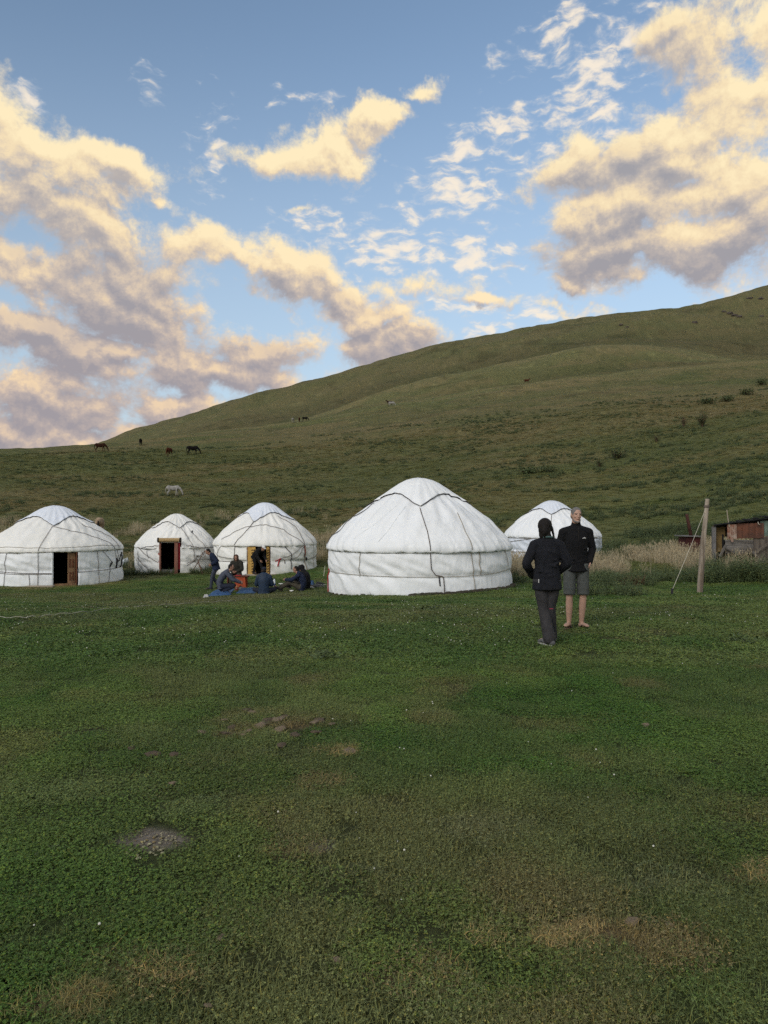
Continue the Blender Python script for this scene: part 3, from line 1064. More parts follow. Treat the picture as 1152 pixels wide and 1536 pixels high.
    grow('tall_dry_grass', 'tall straw coloured grass behind the tents on the left', None, T, x, y, RS.uniform(.55, 1.1, len(x)))
    x, y = field(24.5, 36, lambda m: 11, 690, 1300, 0)
    keep = (RS.rand(len(x)) < straw_mask(x, y)) & ~inside_yurts(x, y, .15)
    x, y = x[keep], y[keep]
    T2 = [t.copy() for t in T]
    grow('tall_dry_grass', 'band of tall straw coloured grass in front of the shed', None, T2, x, y, RS.uniform(.45, .95, len(x)))
    # green weeds: beds given in photograph pixels (u, v of the foot), half sizes in metres, height
    beds = [
        ('weeds', 'grey green weeds behind the two standing people', [(905, 893, 1.3, .8), (880, 872, 1.0, .9), (935, 878, 1.0, 1.0), (985, 872, 1.6, .8)], 'weed', .42, 13),
        ('weeds', 'tall dark green weeds to the right of the leaning post', [(1095, 872, 1.0, .7), (1135, 870, 1.1, .9), (1070, 862, .5, .5), (1160, 872, 1.0, 1.0)], 'weed', .78, 18),
        ('weeds', 'green weeds along the foot of the dry grass', [(1020, 862, 1.4, .6), (925, 866, 1.2, .5), (1060, 852, 1.0, .6)], 'weed', .42, 12),
        ('weeds', 'low dock leaves growing along the leftmost tent', [(10, 874, .9, .35), (40, 876, .35, .15), (70, 878, .3, .12)], 'weed_dark', .30, 26),
        ('weeds', 'green nettles at the foot of the smallest tent', [(225, 862, 1.1, .4), (300, 860, .8, .45), (320, 856, .5, .5), (245, 862, .6, .3)], 'weed_dark', .34, 20),
        ('weeds', 'green weeds between the leftmost tent and the smallest tent', [(190, 862, .8, 1.0), (185, 850, .9, .9)], 'weed_dark', .36, 16),
        ('weeds', 'weeds with pale flowers behind the right hand tent', [(915, 838, 1.2, 1.2), (950, 830, 1.6, 1.2), (905, 822, 1.4, 1.2)], 'weed', .62, 7),
        ('weeds', 'green weeds between the big tent and the right hand tent', [(776, 874, .6, .5), (790, 862, .7, .6)], 'weed', .30, 16),
        ('weeds', 'bushy green weeds around the shed and the red hut', [(1010, 815, 1.6, 1.0), (1060, 806, 1.0, 1.2), (1000, 800, 2.0, 1.2)], 'weed_dark', .70, 7),
        ('weeds', 'rusty brown weeds beside the leaning post', [(955, 878, .45, .3), (1060, 846, .3, .3)], 'weed_rust', .36, 28),
    ]
    for k, (nm, lb, spots, mt, h, den) in enumerate(beds):
        T = [weed('weed_kind', 300 + 10 * k + q, M[mt], h, 12, .20, .085 if h > .5 else .07, .38) for q in range(3)]
        xs, ys = [], []
        for (u, v, rx, ry) in spots:
            c = hit(u, v)
            n = int(PI * rx * ry * den)
            a = RS.uniform(0, 2 * PI, n); r = np.sqrt(RS.rand(n))
            xs.append(c.x + rx * r * np.cos(a)); ys.append(c.y + ry * r * np.sin(a))
        x, y = np.concatenate(xs), np.concatenate(ys)
        keep = ~inside_yurts(x, y, .15)
        x, y = x[keep], y[keep]
        if len(x):
            grow(nm, lb, None, T, x, y, RS.uniform(.5, 1.15, len(x)), follow=False)
    # low green edge of weeds against the near side of the big tent
    cx, cy, rr = YURTS[0]
    th = RS.uniform(-PI * .5, PI * .5, 90)
    rad = rr + RS.uniform(.08, .35, 90)
    T = [tuft('edge_grass', 420 + k, .10, 26, .17, .006, M['weed'], .7) for k in range(3)]
    x = cx + rad * np.sin(th); y = cy - rad * np.cos(th)
    grow('edge_grass', 'longer grass left along the foot of the big tent', None, T, x, y, RS.uniform(.5, 1.3, len(x)))
    # small broad-leaved plants lying in the lawn
    T = [weed('rosette', 440 + k, M['weed'], .10, 5, .06, .075, .32, 5) for k in range(3)]
    px = [(490, 990), (498, 988), (478, 986), (650, 914), (662, 912), (640, 916), (675, 914), (720, 1004), (1110, 962), (1120, 965), (395, 1016), (270, 1440), (90, 1275), (60, 1290), (1000, 1310), (665, 1455), (950, 1255), (305, 1205)]
    pts = [hit(*p) for p in px]
    x = np.array([p.x for p in pts]); y = np.array([p.y for p in pts])
    grow('rosettes', 'flat green rosettes of broader leaves in the lawn', None, T, x, y, np.where(y > 8, 1.7, .45))


def max_mask(x, y, kinds):
    m = np.zeros(len(x))
    for kd, q in spot_masks(x, y):
        if kd in kinds:
            m = np.maximum(m, q)
    return m

# ------------------------------------------------------------------ fabrics, wood, skin
def canvas(name, col, col2):
    m = bpy.data.materials.new(name); m.use_nodes = True
    nt = m.node_tree; nt.nodes.clear(); N = NT(nt)
    p = N.n('ShaderNodeTexCoord').outputs['Object']
    big = N.noise(p, 1.3, 5, 0.6)
    c = N.mix(N.ramp(big, .38, .66), col, col2)
    st = N.noise(N.vmath('MULTIPLY', p, (3.0, 3.0, .8)), 1.6, 6, 0.7)
    c = N.mix(N.math('MULTIPLY', N.ramp(st, .55, .78), .16), c, (.50, .45, .36))
    foot = N.ramp(N.math('ADD', N.sep(p)[2], N.math('MULTIPLY', N.noise(p, 5.0, 4), .35)), .38, .12)
    c = N.mix(N.math('MULTIPLY', foot, .22), c, (.40, .39, .33))       # splashed earth low down
    bs = N.n('ShaderNodeBsdfPrincipled'); N.put(bs.inputs['Base Color'], c)
    bs.inputs['Roughness'].default_value = .75; bs.inputs['Specular IOR Level'].default_value = .25
    b = N.n('ShaderNodeBump'); b.inputs['Strength'].default_value = .7; b.inputs['Distance'].default_value = .05
    N.put(b.inputs['Height'], N.noise(N.vmath('MULTIPLY', p, (1.0, 1.0, .45)), 5.0, 3, .5, .2))
    N.put(bs.inputs['Normal'], b.outputs[0])
    o = N.n('ShaderNodeOutputMaterial'); N.put(o.inputs[0], bs.outputs[0])
    return m


M['canvas'] = canvas('white_canvas', (.86, .885, .91), (.82, .845, .865))
M['canvas_cream'] = canvas('cream_canvas', (.84, .84, .815), (.79, .79, .76))
M['canvas_blue'] = canvas('bluish_canvas', (.75, .80, .88), (.70, .75, .84))
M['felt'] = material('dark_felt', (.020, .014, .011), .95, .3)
M['rope'] = material('rope_dark', (.16, .13, .11), .9, .3, 30)
M['rope_black'] = material('rope_black', (.055, .05, .055), .9, .3, 30)
M['rope_pale'] = material('rope_pale', (.60, .57, .48), .9, .2, 30)
M['rope_tan'] = material('rope_tan', (.34, .30, .23), .9, .3, 30)
M['wood_red'] = material('wood_red_brown', (.17, .065, .035), .65, .5, 9, .4, 40, stretch=(1, 1, .15))
M['wood_raw'] = material('wood_raw', (.34, .20, .11), .7, .5, 9, .4, 40, stretch=(1, 1, .15))
M['wood_rose'] = material('wood_rose', (.27, .12, .085), .7, .35, 9, .3, 40, stretch=(1, 1, .15))
M['board'] = material('board_pale', (.42, .36, .28), .8, .3, 9, .3, 40, stretch=(.2, 1, 1))
M['grey_board'] = material('board_grey', (.17, .165, .165), .85, .3, 9, .3, 40)
M['felt_yellow'] = material('felt_yellow', (.60, .37, .11), .9, .25, 12)
M['pattern_dark'] = material('pattern_dark', (.03, .022, .018), .9, .2)
M['reed'] = material('reed_tan', (.58, .42, .22), .85, .25, 18, .5, 60)
M['red_cloth'] = material('red_cloth', (.40, .035, .045), .85, .3)
M['earth'] = material('earth_clod', (.060, .050, .038), .95, .4, 9, .8, 30)

PROFILE = [(1.014, -.034), (1.026, -.012), (1.022, .042), (.985, .125), (.90, .225), (.80, .345), (.68, .470), (.56, .590), (.44, .690), (.36, .768), (.29, .845), (.22, .912), (.14, .965), (.06, .994), (0.0, 1.0)]
_pt = np.linspace(0, 1, len(PROFILE))
_pr = np.array([p[0] for p in PROFILE]); _pz = np.array([p[1] for p in PROFILE])
_ps = np.cumsum(np.r_[0, np.hypot(np.diff(_pr), np.diff(_pz) * .8)]); _ps /= _ps[-1]


class Yurt:
    def __init__(s, uc, Yc, halfw, v_base, v_eave, v_top, seed, label, mat, roof_mat=None, crown_mat=None, door=None, crown=(0, .36, .20), fold=1.0, wave=1.0, roof_cut=0.0, wf=None):
        s.uc, s.Yc, s.seed = uc, Yc, seed
        s.R = halfw / F * Yc * math.cos(math.atan(halfw / F)) * .985
        s.cx = (uc - 576) / F * Yc; s.cy = Yc
        s.z0 = hz(s.cx, s.cy - s.R * .6) - .03
        s.wh = EYE + (HV - v_eave) / F * Yc - s.z0
        s.rh = (EYE + (HV - v_top) / F * Yc) - s.z0 - s.wh
        # angle from its centre to the camera, so that 0 degrees faces the camera
        s.a0 = math.atan2(-s.cx, s.cy)
        s.door = door; s.crown = crown; s.fold = fold; s.wf = fold if wf is None else wf; s.wave = wave; s.roof_cut = roof_cut
        s.root = empty('yurt', (s.cx, s.cy, s.z0), 0, label, 'yurt', 'white round felt tents in a row at the foot of the hill')
        s.mat, s.roof_mat, s.crown_mat = mat, roof_mat or mat, crown_mat or mat

    def ang(s, th):
        return th + s.a0 * 1.0

    def xy(s, th, r):
        a = th + s.a0
        return np.sin(a) * r, -np.cos(a) * r

    def wall(s, th, t):
        """t 0..1 foot to eave -> radius, height"""
        g = fbm(th * s.R * 1.3 + t * 2.2 * s.wh + s.seed, t * 1.1 * s.wh - th * .6, 3, s.seed)
        rid = 1 - np.abs(2 * g - 1) * 2.2
        d = s.wf * .075 * np.clip(rid, -.4, 1) * np.minimum(1, 5 * t + .15)
        d = d + s.wf * .035 * (fbm(th * s.R * 3.2 - t * 1.5, t * 1.8, 2, s.seed + 3) - .5)
        pinch = np.exp(-((t - .45) / .05) ** 2)
        bulge = .032 * np.sin(np.clip((t - .45) / .55, 0, 1) * PI) + .03 * np.sin(np.clip((.45 - t) / .45, 0, 1) * PI * .8)
        r = s.R * (1 + .012 * (1 - t)) + bulge - .020 * pinch + d
        return r, t * s.wh

    def roof(s, th, q):
        """q 0..1 eave to crown -> radius, height"""
        r = np.interp(q, _ps, _pr) * s.R; z = np.interp(q, _ps, _pz) * s.rh
        pl = fbm(th * s.R * 3.6 + q * 3.0, q * 2.0 + 7, 2, s.seed + 9)
        d = s.fold * .105 * (1 - np.abs(2 * pl - 1) * 1.8) * np.exp(-np.clip(q, 0, 1) / .10)
        g = fbm(th * s.R * 1.25 + 2.0 * q * np.sin(th * 1.7 + s.seed), q * 1.7, 3, s.seed + 5)
        d = d + s.fold * .10 * (1 - np.abs(2 * g - 1) * 2.2) * np.sin(np.clip(q * 1.25, 0, 1) * PI)
        d = d + .018 * np.cos(th * 26) * np.sin(np.clip(q * 1.1, 0, 1) * PI)
        d = d + .10 * s.wave * (fbm(th * 1.6, q * 1.5, 2, s.seed + 19) - .5) * np.minimum(1, q * 4)
        lowz = s.wave * .06 * (fbm(th * 2.2, q * 0 + 3, 2, s.seed + 27) - .5) * np.exp(-q / .08)
        return np.maximum(r + d * .75, 0), s.wh + z + d * .45 + lowz

    def pos(s, th, q, off=0.0):
        """point on the outside; q 0..1 wall, 1..2 roof"""
        th = np.atleast_1d(np.asarray(th, float)); q = np.atleast_1d(np.asarray(q, float)) * np.ones_like(th)
        rw, zw = s.wall(th, np.clip(q, 0, 1)); rr, zr = s.roof(th, np.clip(q - 1, 0, 1))
        isr = q > 1
        gx_, gy_ = s.xy(th, rw)
        gz_ = height(gx_ + s.cx, gy_ + s.cy) - s.z0 - .06
        f_ = sstep(q, 0, .32)
        zw = gz_ * (1 - f_) + zw * f_
        r = np.where(isr, rr, rw) + off * np.where(isr, .6, 1.0); z = np.where(isr, zr, zw) + np.where(isr, off * .85, 0)
        x, y = s.xy(th, r)
        return np.stack([x, y, z], -1)

    def grid(s, name, mats, th, tt, fn, keep=None, solid=.014, ground=False, close=True, flip=False):
        nT, nQ = len(th), len(tt)
        TH, QQ = np.meshgrid(th, tt)
        r, z = fn(TH, QQ)
        x, y = s.xy(TH, r)
        if ground:
            gz = height(x + s.cx, y + s.cy) - s.z0 - .06
            f = sstep(QQ, 0, .32)
            z = gz * (1 - f) + z * f
        V = np.stack([x, y, z], -1).reshape(-1, 3)
        Fc = []
        nj = nT if close else nT - 1
        for i in range(nQ - 1):
            for j in range(nj):
                jn = (j + 1) % nT
                if keep is not None and not keep(TH[i, j], (QQ[i, j] + QQ[i + 1, j]) / 2):
                    continue
                f = (i * nT + j, i * nT + jn, (i + 1) * nT + jn, (i + 1) * nT + j)
                Fc.append(f[::-1] if flip else f)
        o = mesh_obj(name, V, Fc, mats, s.root, True)
        if solid:
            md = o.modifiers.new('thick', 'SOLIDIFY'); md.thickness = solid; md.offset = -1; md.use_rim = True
            md.material_offset = 1; md.material_offset_rim = 0
        return o

    def build(s, nT=300):
        th = np.linspace(-PI, PI, nT, endpoint=False)
        dr = s.door
        kw = kr = None
        if dr:
            a, b, top = dr
            kw = lambda t_, q_: not (a < t_ < b and q_ < top)
            if s.roof_cut:
                kr = lambda t_, q_: not (a - .02 < t_ < b + .02 and q_ < s.roof_cut)
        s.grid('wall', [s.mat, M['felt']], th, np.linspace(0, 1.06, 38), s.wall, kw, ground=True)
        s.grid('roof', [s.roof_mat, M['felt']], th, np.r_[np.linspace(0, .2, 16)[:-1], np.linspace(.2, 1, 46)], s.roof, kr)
        # crown cover: a square cloth, its corners hanging low
        c0, ra, rb = s.crown
        lim = lambda t_: ra + rb * (1 - np.abs(np.sin(2 * (t_ - c0)))) ** 1.25
        rq = _pr[::-1]; qq = _ps[::-1]
        def crown_fn(t_, k):
            rad = lim(t_) * k
            q = np.interp(rad, rq, qq)
            r, z = s.roof(t_, q)
            r = np.where(k < .02, 0, r)
            wob = .030 * (fbm(t_ * 5, k * 3, 2, s.seed + 40) - .35) * k
            return r + .022 + wob, z + .034 + wob
        s.grid('crown_cover', [s.crown_mat, M['felt']], th, np.linspace(0.0, 1, 22), crown_fn, solid=.012, flip=True)
        tt = np.linspace(-PI, PI, 240, endpoint=False)
        q = np.interp(lim(tt), rq, qq)
        P = s.pos(tt, 1 + q, .035)
        s.line('trim', P, .0125, M['rope_black'], True)
        # floor mat inside
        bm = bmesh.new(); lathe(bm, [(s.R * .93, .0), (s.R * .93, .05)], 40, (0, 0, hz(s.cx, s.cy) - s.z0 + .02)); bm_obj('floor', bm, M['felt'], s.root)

    def line(s, name, P, r, mat, closed=False):
        bm = bmesh.new()
        pts = [Vector(p) for p in P]
        if closed: pts.append(pts[0].copy())
        tube(bm, pts, [r] * len(pts), n=5, sub=1)
        return bm_obj(name, bm, mat, s.root, True)

    def rope(s, pts, r=.011, mat=None, name='rope', off=.026, sag=0.0):
        """pts: (degrees, q)"""
        th, q = [], []
        for (a, b), (c, d) in zip(pts, pts[1:]):
            n = max(6, int(abs(c - a) / .8 + abs(d - b) * 36))
            t = np.linspace(0, 1, n, endpoint=False)
            th += list(np.radians(a + (c - a) * t)); q += list(b + (d - b) * t - sag * np.sin(t * PI))
        th.append(math.radians(pts[-1][0])); q.append(pts[-1][1])
        P = s.pos(np.array(th), np.array(q), off)
        return s.line(name, P, r, mat or M['rope'])


# image-facing angle of a column u on a yurt
def th_of(y, u):
    return math.asin(max(-1, min(1, (u - y.uc) / F * y.Yc / y.R)))


big = Yurt(629, 25.0, 136, 893, 821, 718.5, 3, 'largest white tent, standing nearest with no door showing, left of the two standing people', M['canvas'], crown=(0.02, .37, .22), wf=.62)
left = Yurt(83, 34.0, 95, 877, 823, 759.5, 23, 'white tent at the left edge of the photo with a dark doorway and brown door', M['canvas'], roof_mat=M['canvas_cream'], crown_mat=M['canvas_blue'], door=None, crown=(-.03, .38, .23), fold=.8)
left.door = (th_of(left, 79), th_of(left, 110.5), .97)
small = Yurt(264.5, 38.5, 57.5, 855, 820, 771.5, 43, 'smallest white tent with a rolled reed blind above its narrow doorway', M['canvas_cream'], door=None, crown=(.14, .38, .22), fold=1.3, roof_cut=.13)
small.door = (th_of(small, 242), th_of(small, 269), 1.1)
third = Yurt(398, 37.0, 75, 857, 815.5, 755, 63, 'white tent with a yellow patterned door where a person in a white cap bends down', M['canvas_cream'], crown_mat=M['canvas_blue'], door=None, crown=(-.36, .38, .24), fold=1.0)
third.door = (th_of(third, 372.5), th_of(third, 404), .985)
back = Yurt(828, 35.5, 70, 846, 804.5, 752, 83, 'white tent partly hidden behind the two standing people', M['canvas_blue'], roof_mat=M['canvas'], crown=(-.02, .36, .2))
YURTS = [(y.cx, y.cy, y.R + .05) for y in (big, left, small, third, back)]
for y in (big, left, small, third, back):
    y.build(360 if y is big else 260)

D = math.degrees
# ropes and seams of the largest tent
big.rope([(-80, .46), (-20, .45), (12, .45), (40, .46), (80, .56)], .008, M['rope_tan'], off=.035)
big.rope([(0.5, 1.47), (5, 1.2), (6, 1.02), (6.5, .62), (9, .49), (13, .46)], .013, off=.035)
big.rope([(13, .45), (13.5, .45), (14, .01)], .015)
big.rope([(11, .46), (11.3, .28)], .02, M['rope_black'])
big.rope([(36, 1.42), (31, 1.2), (31, 1.0), (32, .5), (33, .0)], .011, M['rope_tan'])
big.rope([(37, .97), (36.5, .7), (38, .46)], .012, M['rope_tan'])
big.rope([(-36, .96), (-37, .42)], .009, M['rope_tan'])
big.rope([(-66, 1.55), (-72, 1.3), (-78, 1.1), (-80, 1.0)], .013, M['rope_black'])
big.rope([(-76, .50), (-78, .1)], .02, M['red_cloth'], 'tie')
big.rope([(62, .98), (66, .62)], .010, M['rope_tan'])
for a, q0, b, q1 in ((-24, 1.5, -44, 1.12), (-14, 1.5, -24, 1.1)):
    big.rope([(a, q0), (b, q1)], .016, M['canvas'], 'seam', .004)
# leftmost tent
left.rope([(-90, .93), (-30, .97), (-3, .985)], .012)
left.rope([(20, .985), (90, .965)], .010)
left.rope([(-90, .52), (-40, .42), (-2, .39)], .011); left.rope([(-90, .46), (-38, .38), (-2, .37)], .010)
left.rope([(18, .40), (50, .42), (88, .45)], .011)
left.rope([(-4, 1.46), (-10, 1.2), (-13, 1.0), (-13, .02)], .010)
left.rope([(-4, 1.46), (30, 1.30), (52, 1.12), (58, 1.0), (60, .72)], .010)
left.rope([(40, 1.5), (66, 1.22), (64, 1.02), (62, .55)], .011)
left.rope([(-40, .97), (-43, .02)], .010)
left.rope([(36, .96), (37, .02)], .010); left.rope([(42, .97), (52, .62), (46, .02)], .010)
left.rope([(-20, .36), (-19, .18), (-21, .06)], .010)
left.rope([(60, .70), (60, .46)], .045, M['rope_black'], 'tassel'); left.rope([(52, .62), (51, .50)], .035, M['rope_black'], 'tassel')
left.rope([(64, .62), (69, .82)], .022, M['rope_black'], 'tassel'); left.rope([(72, .88), (73, .44)], .03, M['rope_black'], 'tassel')
left.rope([(-90, 1.06), (-40, 1.08), (0, 1.06), (40, 1.08), (70, 1.05)], .010, M['rope_tan'], 'seam', .008)
# small tent
small.rope([(-80, .98), (-24, 1.06)], .012); small.rope([(14, 1.06), (40, .99), (85, 1.0)], .014)
small.rope([(10, 1.50), (20, 1.2), (25, 1.0), (24, .5), (40, .12)], .011)
small.rope([(-60, .95), (-26, .45)], .012); small.rope([(-66, .60), (-48, .30), (-24, .12)], .012); small.rope([(-45, .90), (-40, .60)], .010)
small.rope([(-62, .85), (-62, .30)], .010); small.rope([(14, .40), (30, .55), (58, .52)], .011); small.rope([(26, .60), (48, .90)], .010)
small.rope([(38, .84), (41, .60)], .012); small.rope([(14, .32), (24, .46), (30, .72)], .012)
small.rope([(30, 1.36), (34, 1.40)], .035, M['rope_black'], 'tie'); small.rope([(30, 1.36), (40, 1.1), (44, 1.0)], .010)
# third tent
third.rope([(-58, 1.10), (-30, 1.34), (-2, 1.40), (25, 1.30), (42, 1.08), (47, 1.0)], .011)
third.rope([(-20, 1.55), (-24, 1.3), (-34, 1.0), (-34, .5)], .012); third.rope([(30, 1.6), (50, 1.35), (47, 1.05), (47, .55)], .011)
third.rope([(47, 1.02), (30, .68), (14, .52)], .011); third.rope([(47, .95), (36, .58), (29, .52)], .011); third.rope([(14, .52), (50, .46), (88, .62)], .010)
third.rope([(21, .96), (28, .72), (28.5, .22)], .016, M['rope_black']); third.rope([(-56, .96), (-64, .62), (-62, .52)], .010); third.rope([(-64, .62), (-20, .50)], .010); third.rope([(-60, .44), (-22, .44)], .012)
third.rope([(-62, .50), (-66, .20)], .03, M['red_cloth'], 'tie'); third.rope([(16, .54), (13, .30)], .034, M['red_cloth'], 'tie'); third.rope([(16, .54), (11, .46)], .022, M['red_cloth'], 'tie')
third.rope([(48, 1.0), (49.5, .10)], .028, M['rope_tan'], 'tie'); third.rope([(47.5, 1.0), (48.2, .6)], .018, M['red_cloth'], 'tie'); third.rope([(51, .54), (52, .45)], .035, M['rope_black'], 'tassel')
third.rope([(21, .50), (21, .38)], .018, M['rope']); third.rope([(60, 1.2), (66, 1.0), (66, .2)], .009, M['rope_tan'])
# back tent
back.rope([(-90, .96), (90, .96)], .010, M['rope_tan'])
back.rope([(-80, .70), (-50, .82), (-20, .96)], .010); back.rope([(-78, .35), (-10, .40)], .012)
back.rope([(-62, .98), (-62, .4), (-58, .1)], .020, M['rope']); back.rope([(-1, 1.5), (-2, 1.05), (-4, .5)], .012)


# ------------------------------------------------------------------ doors
def frame_at(y, u, q=0.0, r_off=0.0):
    th = th_of(y, u)
    p = y.pos(np.array([th]), np.array([q]), r_off)[0]
    return th, Vector(p)


def upright(name, y, u, w, d, z0, z1, mat, r_off=.03, lean=0.0):
    """vertical board standing in the wall line at image column u"""
    th = th_of(y, u); a = th + y.a0
    x, yy = math.sin(a) * (y.R + r_off), -math.cos(a) * (y.R + r_off)
    rot = Matrix.Rotation(a, 3, 'Z')
    bm = bmesh.new(); box(bm, (0, 0, (z0 + z1) / 2), (w, d, z1 - z0), bevel=.006)
    o = bm_obj(name, bm, mat, y.root)
    o.location = (x, yy, 0); o.rotation_euler = (0, lean, a)
    return o


def lintel(name, y, u0, u1, z, h, d, mat, r_off=.03, over=0.0):
    a0, a1 = th_of(y, u0) + y.a0, th_of(y, u1) + y.a0
    r = y.R + r_off
    p, q = Vector((math.sin(a0) * r, -math.cos(a0) * r, 0)), Vector((math.sin(a1) * r, -math.cos(a1) * r, 0))
    bm = bmesh.new(); L = (q - p).length + over
    box(bm, (0, 0, 0), (L, d, h), bevel=.005)
    o = bm_obj(name, bm, mat, y.root)
    o.location = (p + q) / 2 + Vector((0, 0, z)); o.rotation_euler = (0, 0, math.atan2(q.y - p.y, q.x - p.x))
    return o


def door_floor(y, u):
    th = th_of(y, u); a = th + y.a0
    return hz(y.cx + math.sin(a) * y.R, y.cy - math.cos(a) * y.R) - y.z0


# leftmost tent: open doorway, brown plank door swung inwards on the right, boards on the ground
g = door_floor(left, 95)
top = left.wh * .965
upright('door_post', left, 110, .05, .09, g - .05, top, M['wood_red'])
upright('door_post', left, 79.2, .03, .08, g - .05, top, M['canvas'])
leaf = upright('door', left, 104.5, .30, .045, g + .10, top - .02, M['wood_raw'], -.10)
for k, zz in enumerate((g + .40, g + .95)):
    for dx in (-.055, .055):
        bm = bmesh.new(); box(bm, (dx, -.028, zz), (.07, .02, .36), bevel=.004); bm_obj('panel', bm, M['wood_red'], leaf)
lintel('threshold', left, 79.5, 110, g + .05, .10, .08, M['wood_raw'], .02)
# small tent: rose posts, grey board across the foot of the opening, reed blind rolled up on top
g = door_floor(small, 256); top = EYE + (HV - 813) / F * (small.Yc - small.R) - small.z0
upright('door_post', small, 243.2, .075, .10, g - .05, top, M['wood_rose'], .06)
upright('door_post', small, 264.3, .17, .12, g - .05, top, M['wood_rose'], .08)
upright('curtain', small, 268.2, .10, .05, g + .2, top - .04, M['red_cloth'], .03)
upright('curtain', small, 241.0, .05, .05, g + .42, top - .25, M['red_cloth'], .03)
lintel('threshold', small, 243, 266, g + .10, .18, .05, M['grey_board'], .0)
lintel('door_step', small, 243, 266, g + .0, .07, .14, M['wood_rose'], .07)
a0 = th_of(small, 255.5) + small.a0
rr = small.R + .10
roll = bpy.data.objects.new('reed_blind', None)
bm = bmesh.new()
for k in range(18):
    x = -.47 + k * .0553
    tube(bm, [(x - .024, 0, 0), (x, 0, 0), (x + .024, 0, 0)], [.095, .112, .095], n=14, sub=1, round_caps=False)
o = bm_obj('reed_blind', bm, M['reed'], small.root, True)
o.location = (math.sin(a0) * rr, -math.cos(a0) * rr, top + .10); o.rotation_euler = (0, 0, a0)
for sgn in (-1, 1):
    bm = bmesh.new(); tube(bm, [(sgn * .50, 0, 0), (sgn * .57, 0, 0)], [.125, .12], n=16, sub=1, round_caps=False)
    bm_obj('blind_end', bm, M['pattern_dark'], o)
# third tent: yellow felt door leaf with dark horn pattern, folded back on the left, narrow strip on the right
g = door_floor(third, 388); top = third.wh * .97
upright('door_post', third, 373.6, .07, .08, g, top, M['wood_raw'], .02)
for u0, w in ((379.6, .36), (401.5, .13)):
    pn = upright('door_panel', third, u0, w, .035, g + .03, top, M['felt_yellow'], .035)
    zz = g + .14
    while zz < top - .1:
        for dx in ((.03, .12) if w > .2 else (.01,)):
            bm = bmesh.new()
            for q in range(2):
                tube(bm, [(dx - .03, -.021, zz), (dx - .02 + .03 * q, -.023, zz + .04), (dx + .025, -.021, zz + .015 + .05 * q)], [.011, .014, .010], n=6, sub=2)
            bm_obj('ornament', bm, M['pattern_dark'], pn)
        zz += .125
upright('door_post', third, 404.3, .035, .06, g, top, M['wood_red'], .02)
lintel('threshold', third, 372, 405, g + .02, .07, .22, M['board'], .10, .5)

# boards, clods
g = door_floor(left, 92)
t = hit(91, 875.5)
bm = bmesh.new(); box(bm, (0, 0, .04), (1.05, .26, .06), bevel=.006, jitter=.004)
o = bm_obj('doorstep_board', bm, M['board']); o.location = (t.x, left.cy - left.R - .42, hz(t.x, left.cy - left.R - .42)); o.rotation_euler = (0, 0, .06)
tag(o, 'pale wooden board lying as a step before the doorway of the leftmost tent', 'board')
def clods(name, label, ths, y, seed, out=.12, sz=.09):
    rnd = random.Random(seed); bm = bmesh.new()
    for th in ths:
        th = math.radians(th); a = th + y.a0
        r = y.R + out * rnd.uniform(.4, 1.3)
        x, yy = y.cx + math.sin(a) * r, y.cy - math.cos(a) * r
        s = sz * rnd.uniform(.45, 1.2)
        res = bmesh.ops.create_icosphere(bm, subdivisions=2, radius=1)
        for v in res['verts']:
            n = fbm(np.array([v.co.x * 2 + th * 9]), np.array([v.co.y * 2 + v.co.z]), 2, seed)[0]
            v.co = v.co * (.7 + .6 * n)
            v.co = Vector((x + v.co.x * s * 1.5, yy + v.co.y * s, hz(x, yy) + v.co.z * s * .7 + s * .1))
    o = bm_obj(name, bm, M['earth'], None, True)
    return tag(o, label, None, None, 'stuff')
clods('earth_bank', 'dark clods of earth heaped along the foot of the largest tent', [random.uniform(-4, 84) for _ in range(120)], big, 5)
clods('earth_bank', 'few clods of earth at the left foot of the largest tent', [random.uniform(-80, -20) for _ in range(22)], big, 6, .08, .05)

# ------------------------------------------------------------------ people
def skin_mat(name, col):
    return material(name, col, .55, .12, 12, spec=.35, obj_space=True)
M['skin'] = skin_mat('skin_fair', (.50, .31, .235))
M['skin2'] = skin_mat('skin_tan', (.36, .20, .14))
M['knit_black'] = material('knit_black', (.0075, .0075, .009), .9, .3, 30, .3, 90)
M['fleece_black'] = material('fleece_black', (.014, .015, .020), .95, .3, 20, .4, 60)
M['shorts_grey'] = material('shorts_grey', (.085, .092, .088), .85, .2, 14, .3, 40)
M['trousers_char'] = material('trousers_charcoal', (.045, .043, .046), .85, .3, 10, .5, 24)
M['navy'] = material('cloth_navy', (.016, .024, .055), .9, .3, 14, .4, 30)
M['jeans'] = material('cloth_jeans', (.055, .065, .09), .9, .35, 14, .3, 40)
M['grey_blue'] = material('cloth_grey_blue', (.075, .085, .115), .9, .2, 14, .4, 30)
M['dark_blue'] = material('cloth_dark_trousers', (.022, .027, .045), .9, .3, 14, .3, 30)
M['olive'] = material('cloth_dark_olive', (.035, .034, .028), .9, .3, 14, .4, 30)
M['khaki'] = material('cloth_khaki', (.070, .062, .046), .9, .3, 14, .4, 30)
M['puffer'] = material('quilted_navy', (.022, .040, .075), .6, .3, 14, .2, 30)
M['black'] = material('cloth_black', (.010, .010, .012), .9, .3, 14, .3, 30)
M['hair_dark'] = material('hair_dark', (.014, .011, .010), .7, .4, 40, .5, 120)
M['hair_grey'] = material('hair_grey', (.20, .19, .185), .8, .3, 40, .5, 120)
M['hood_brown'] = material('hood_brown', (.085, .045, .03), .9, .3, 20, .4, 40)
M['cap_white'] = material('cap_white', (.72, .72, .72), .8, .1)
M['cap_navy'] = material('cap_navy', (.02, .024, .04), .9, .2)
M['white_cloth'] = material('white_cloth', (.62, .61, .58), .85, .2)
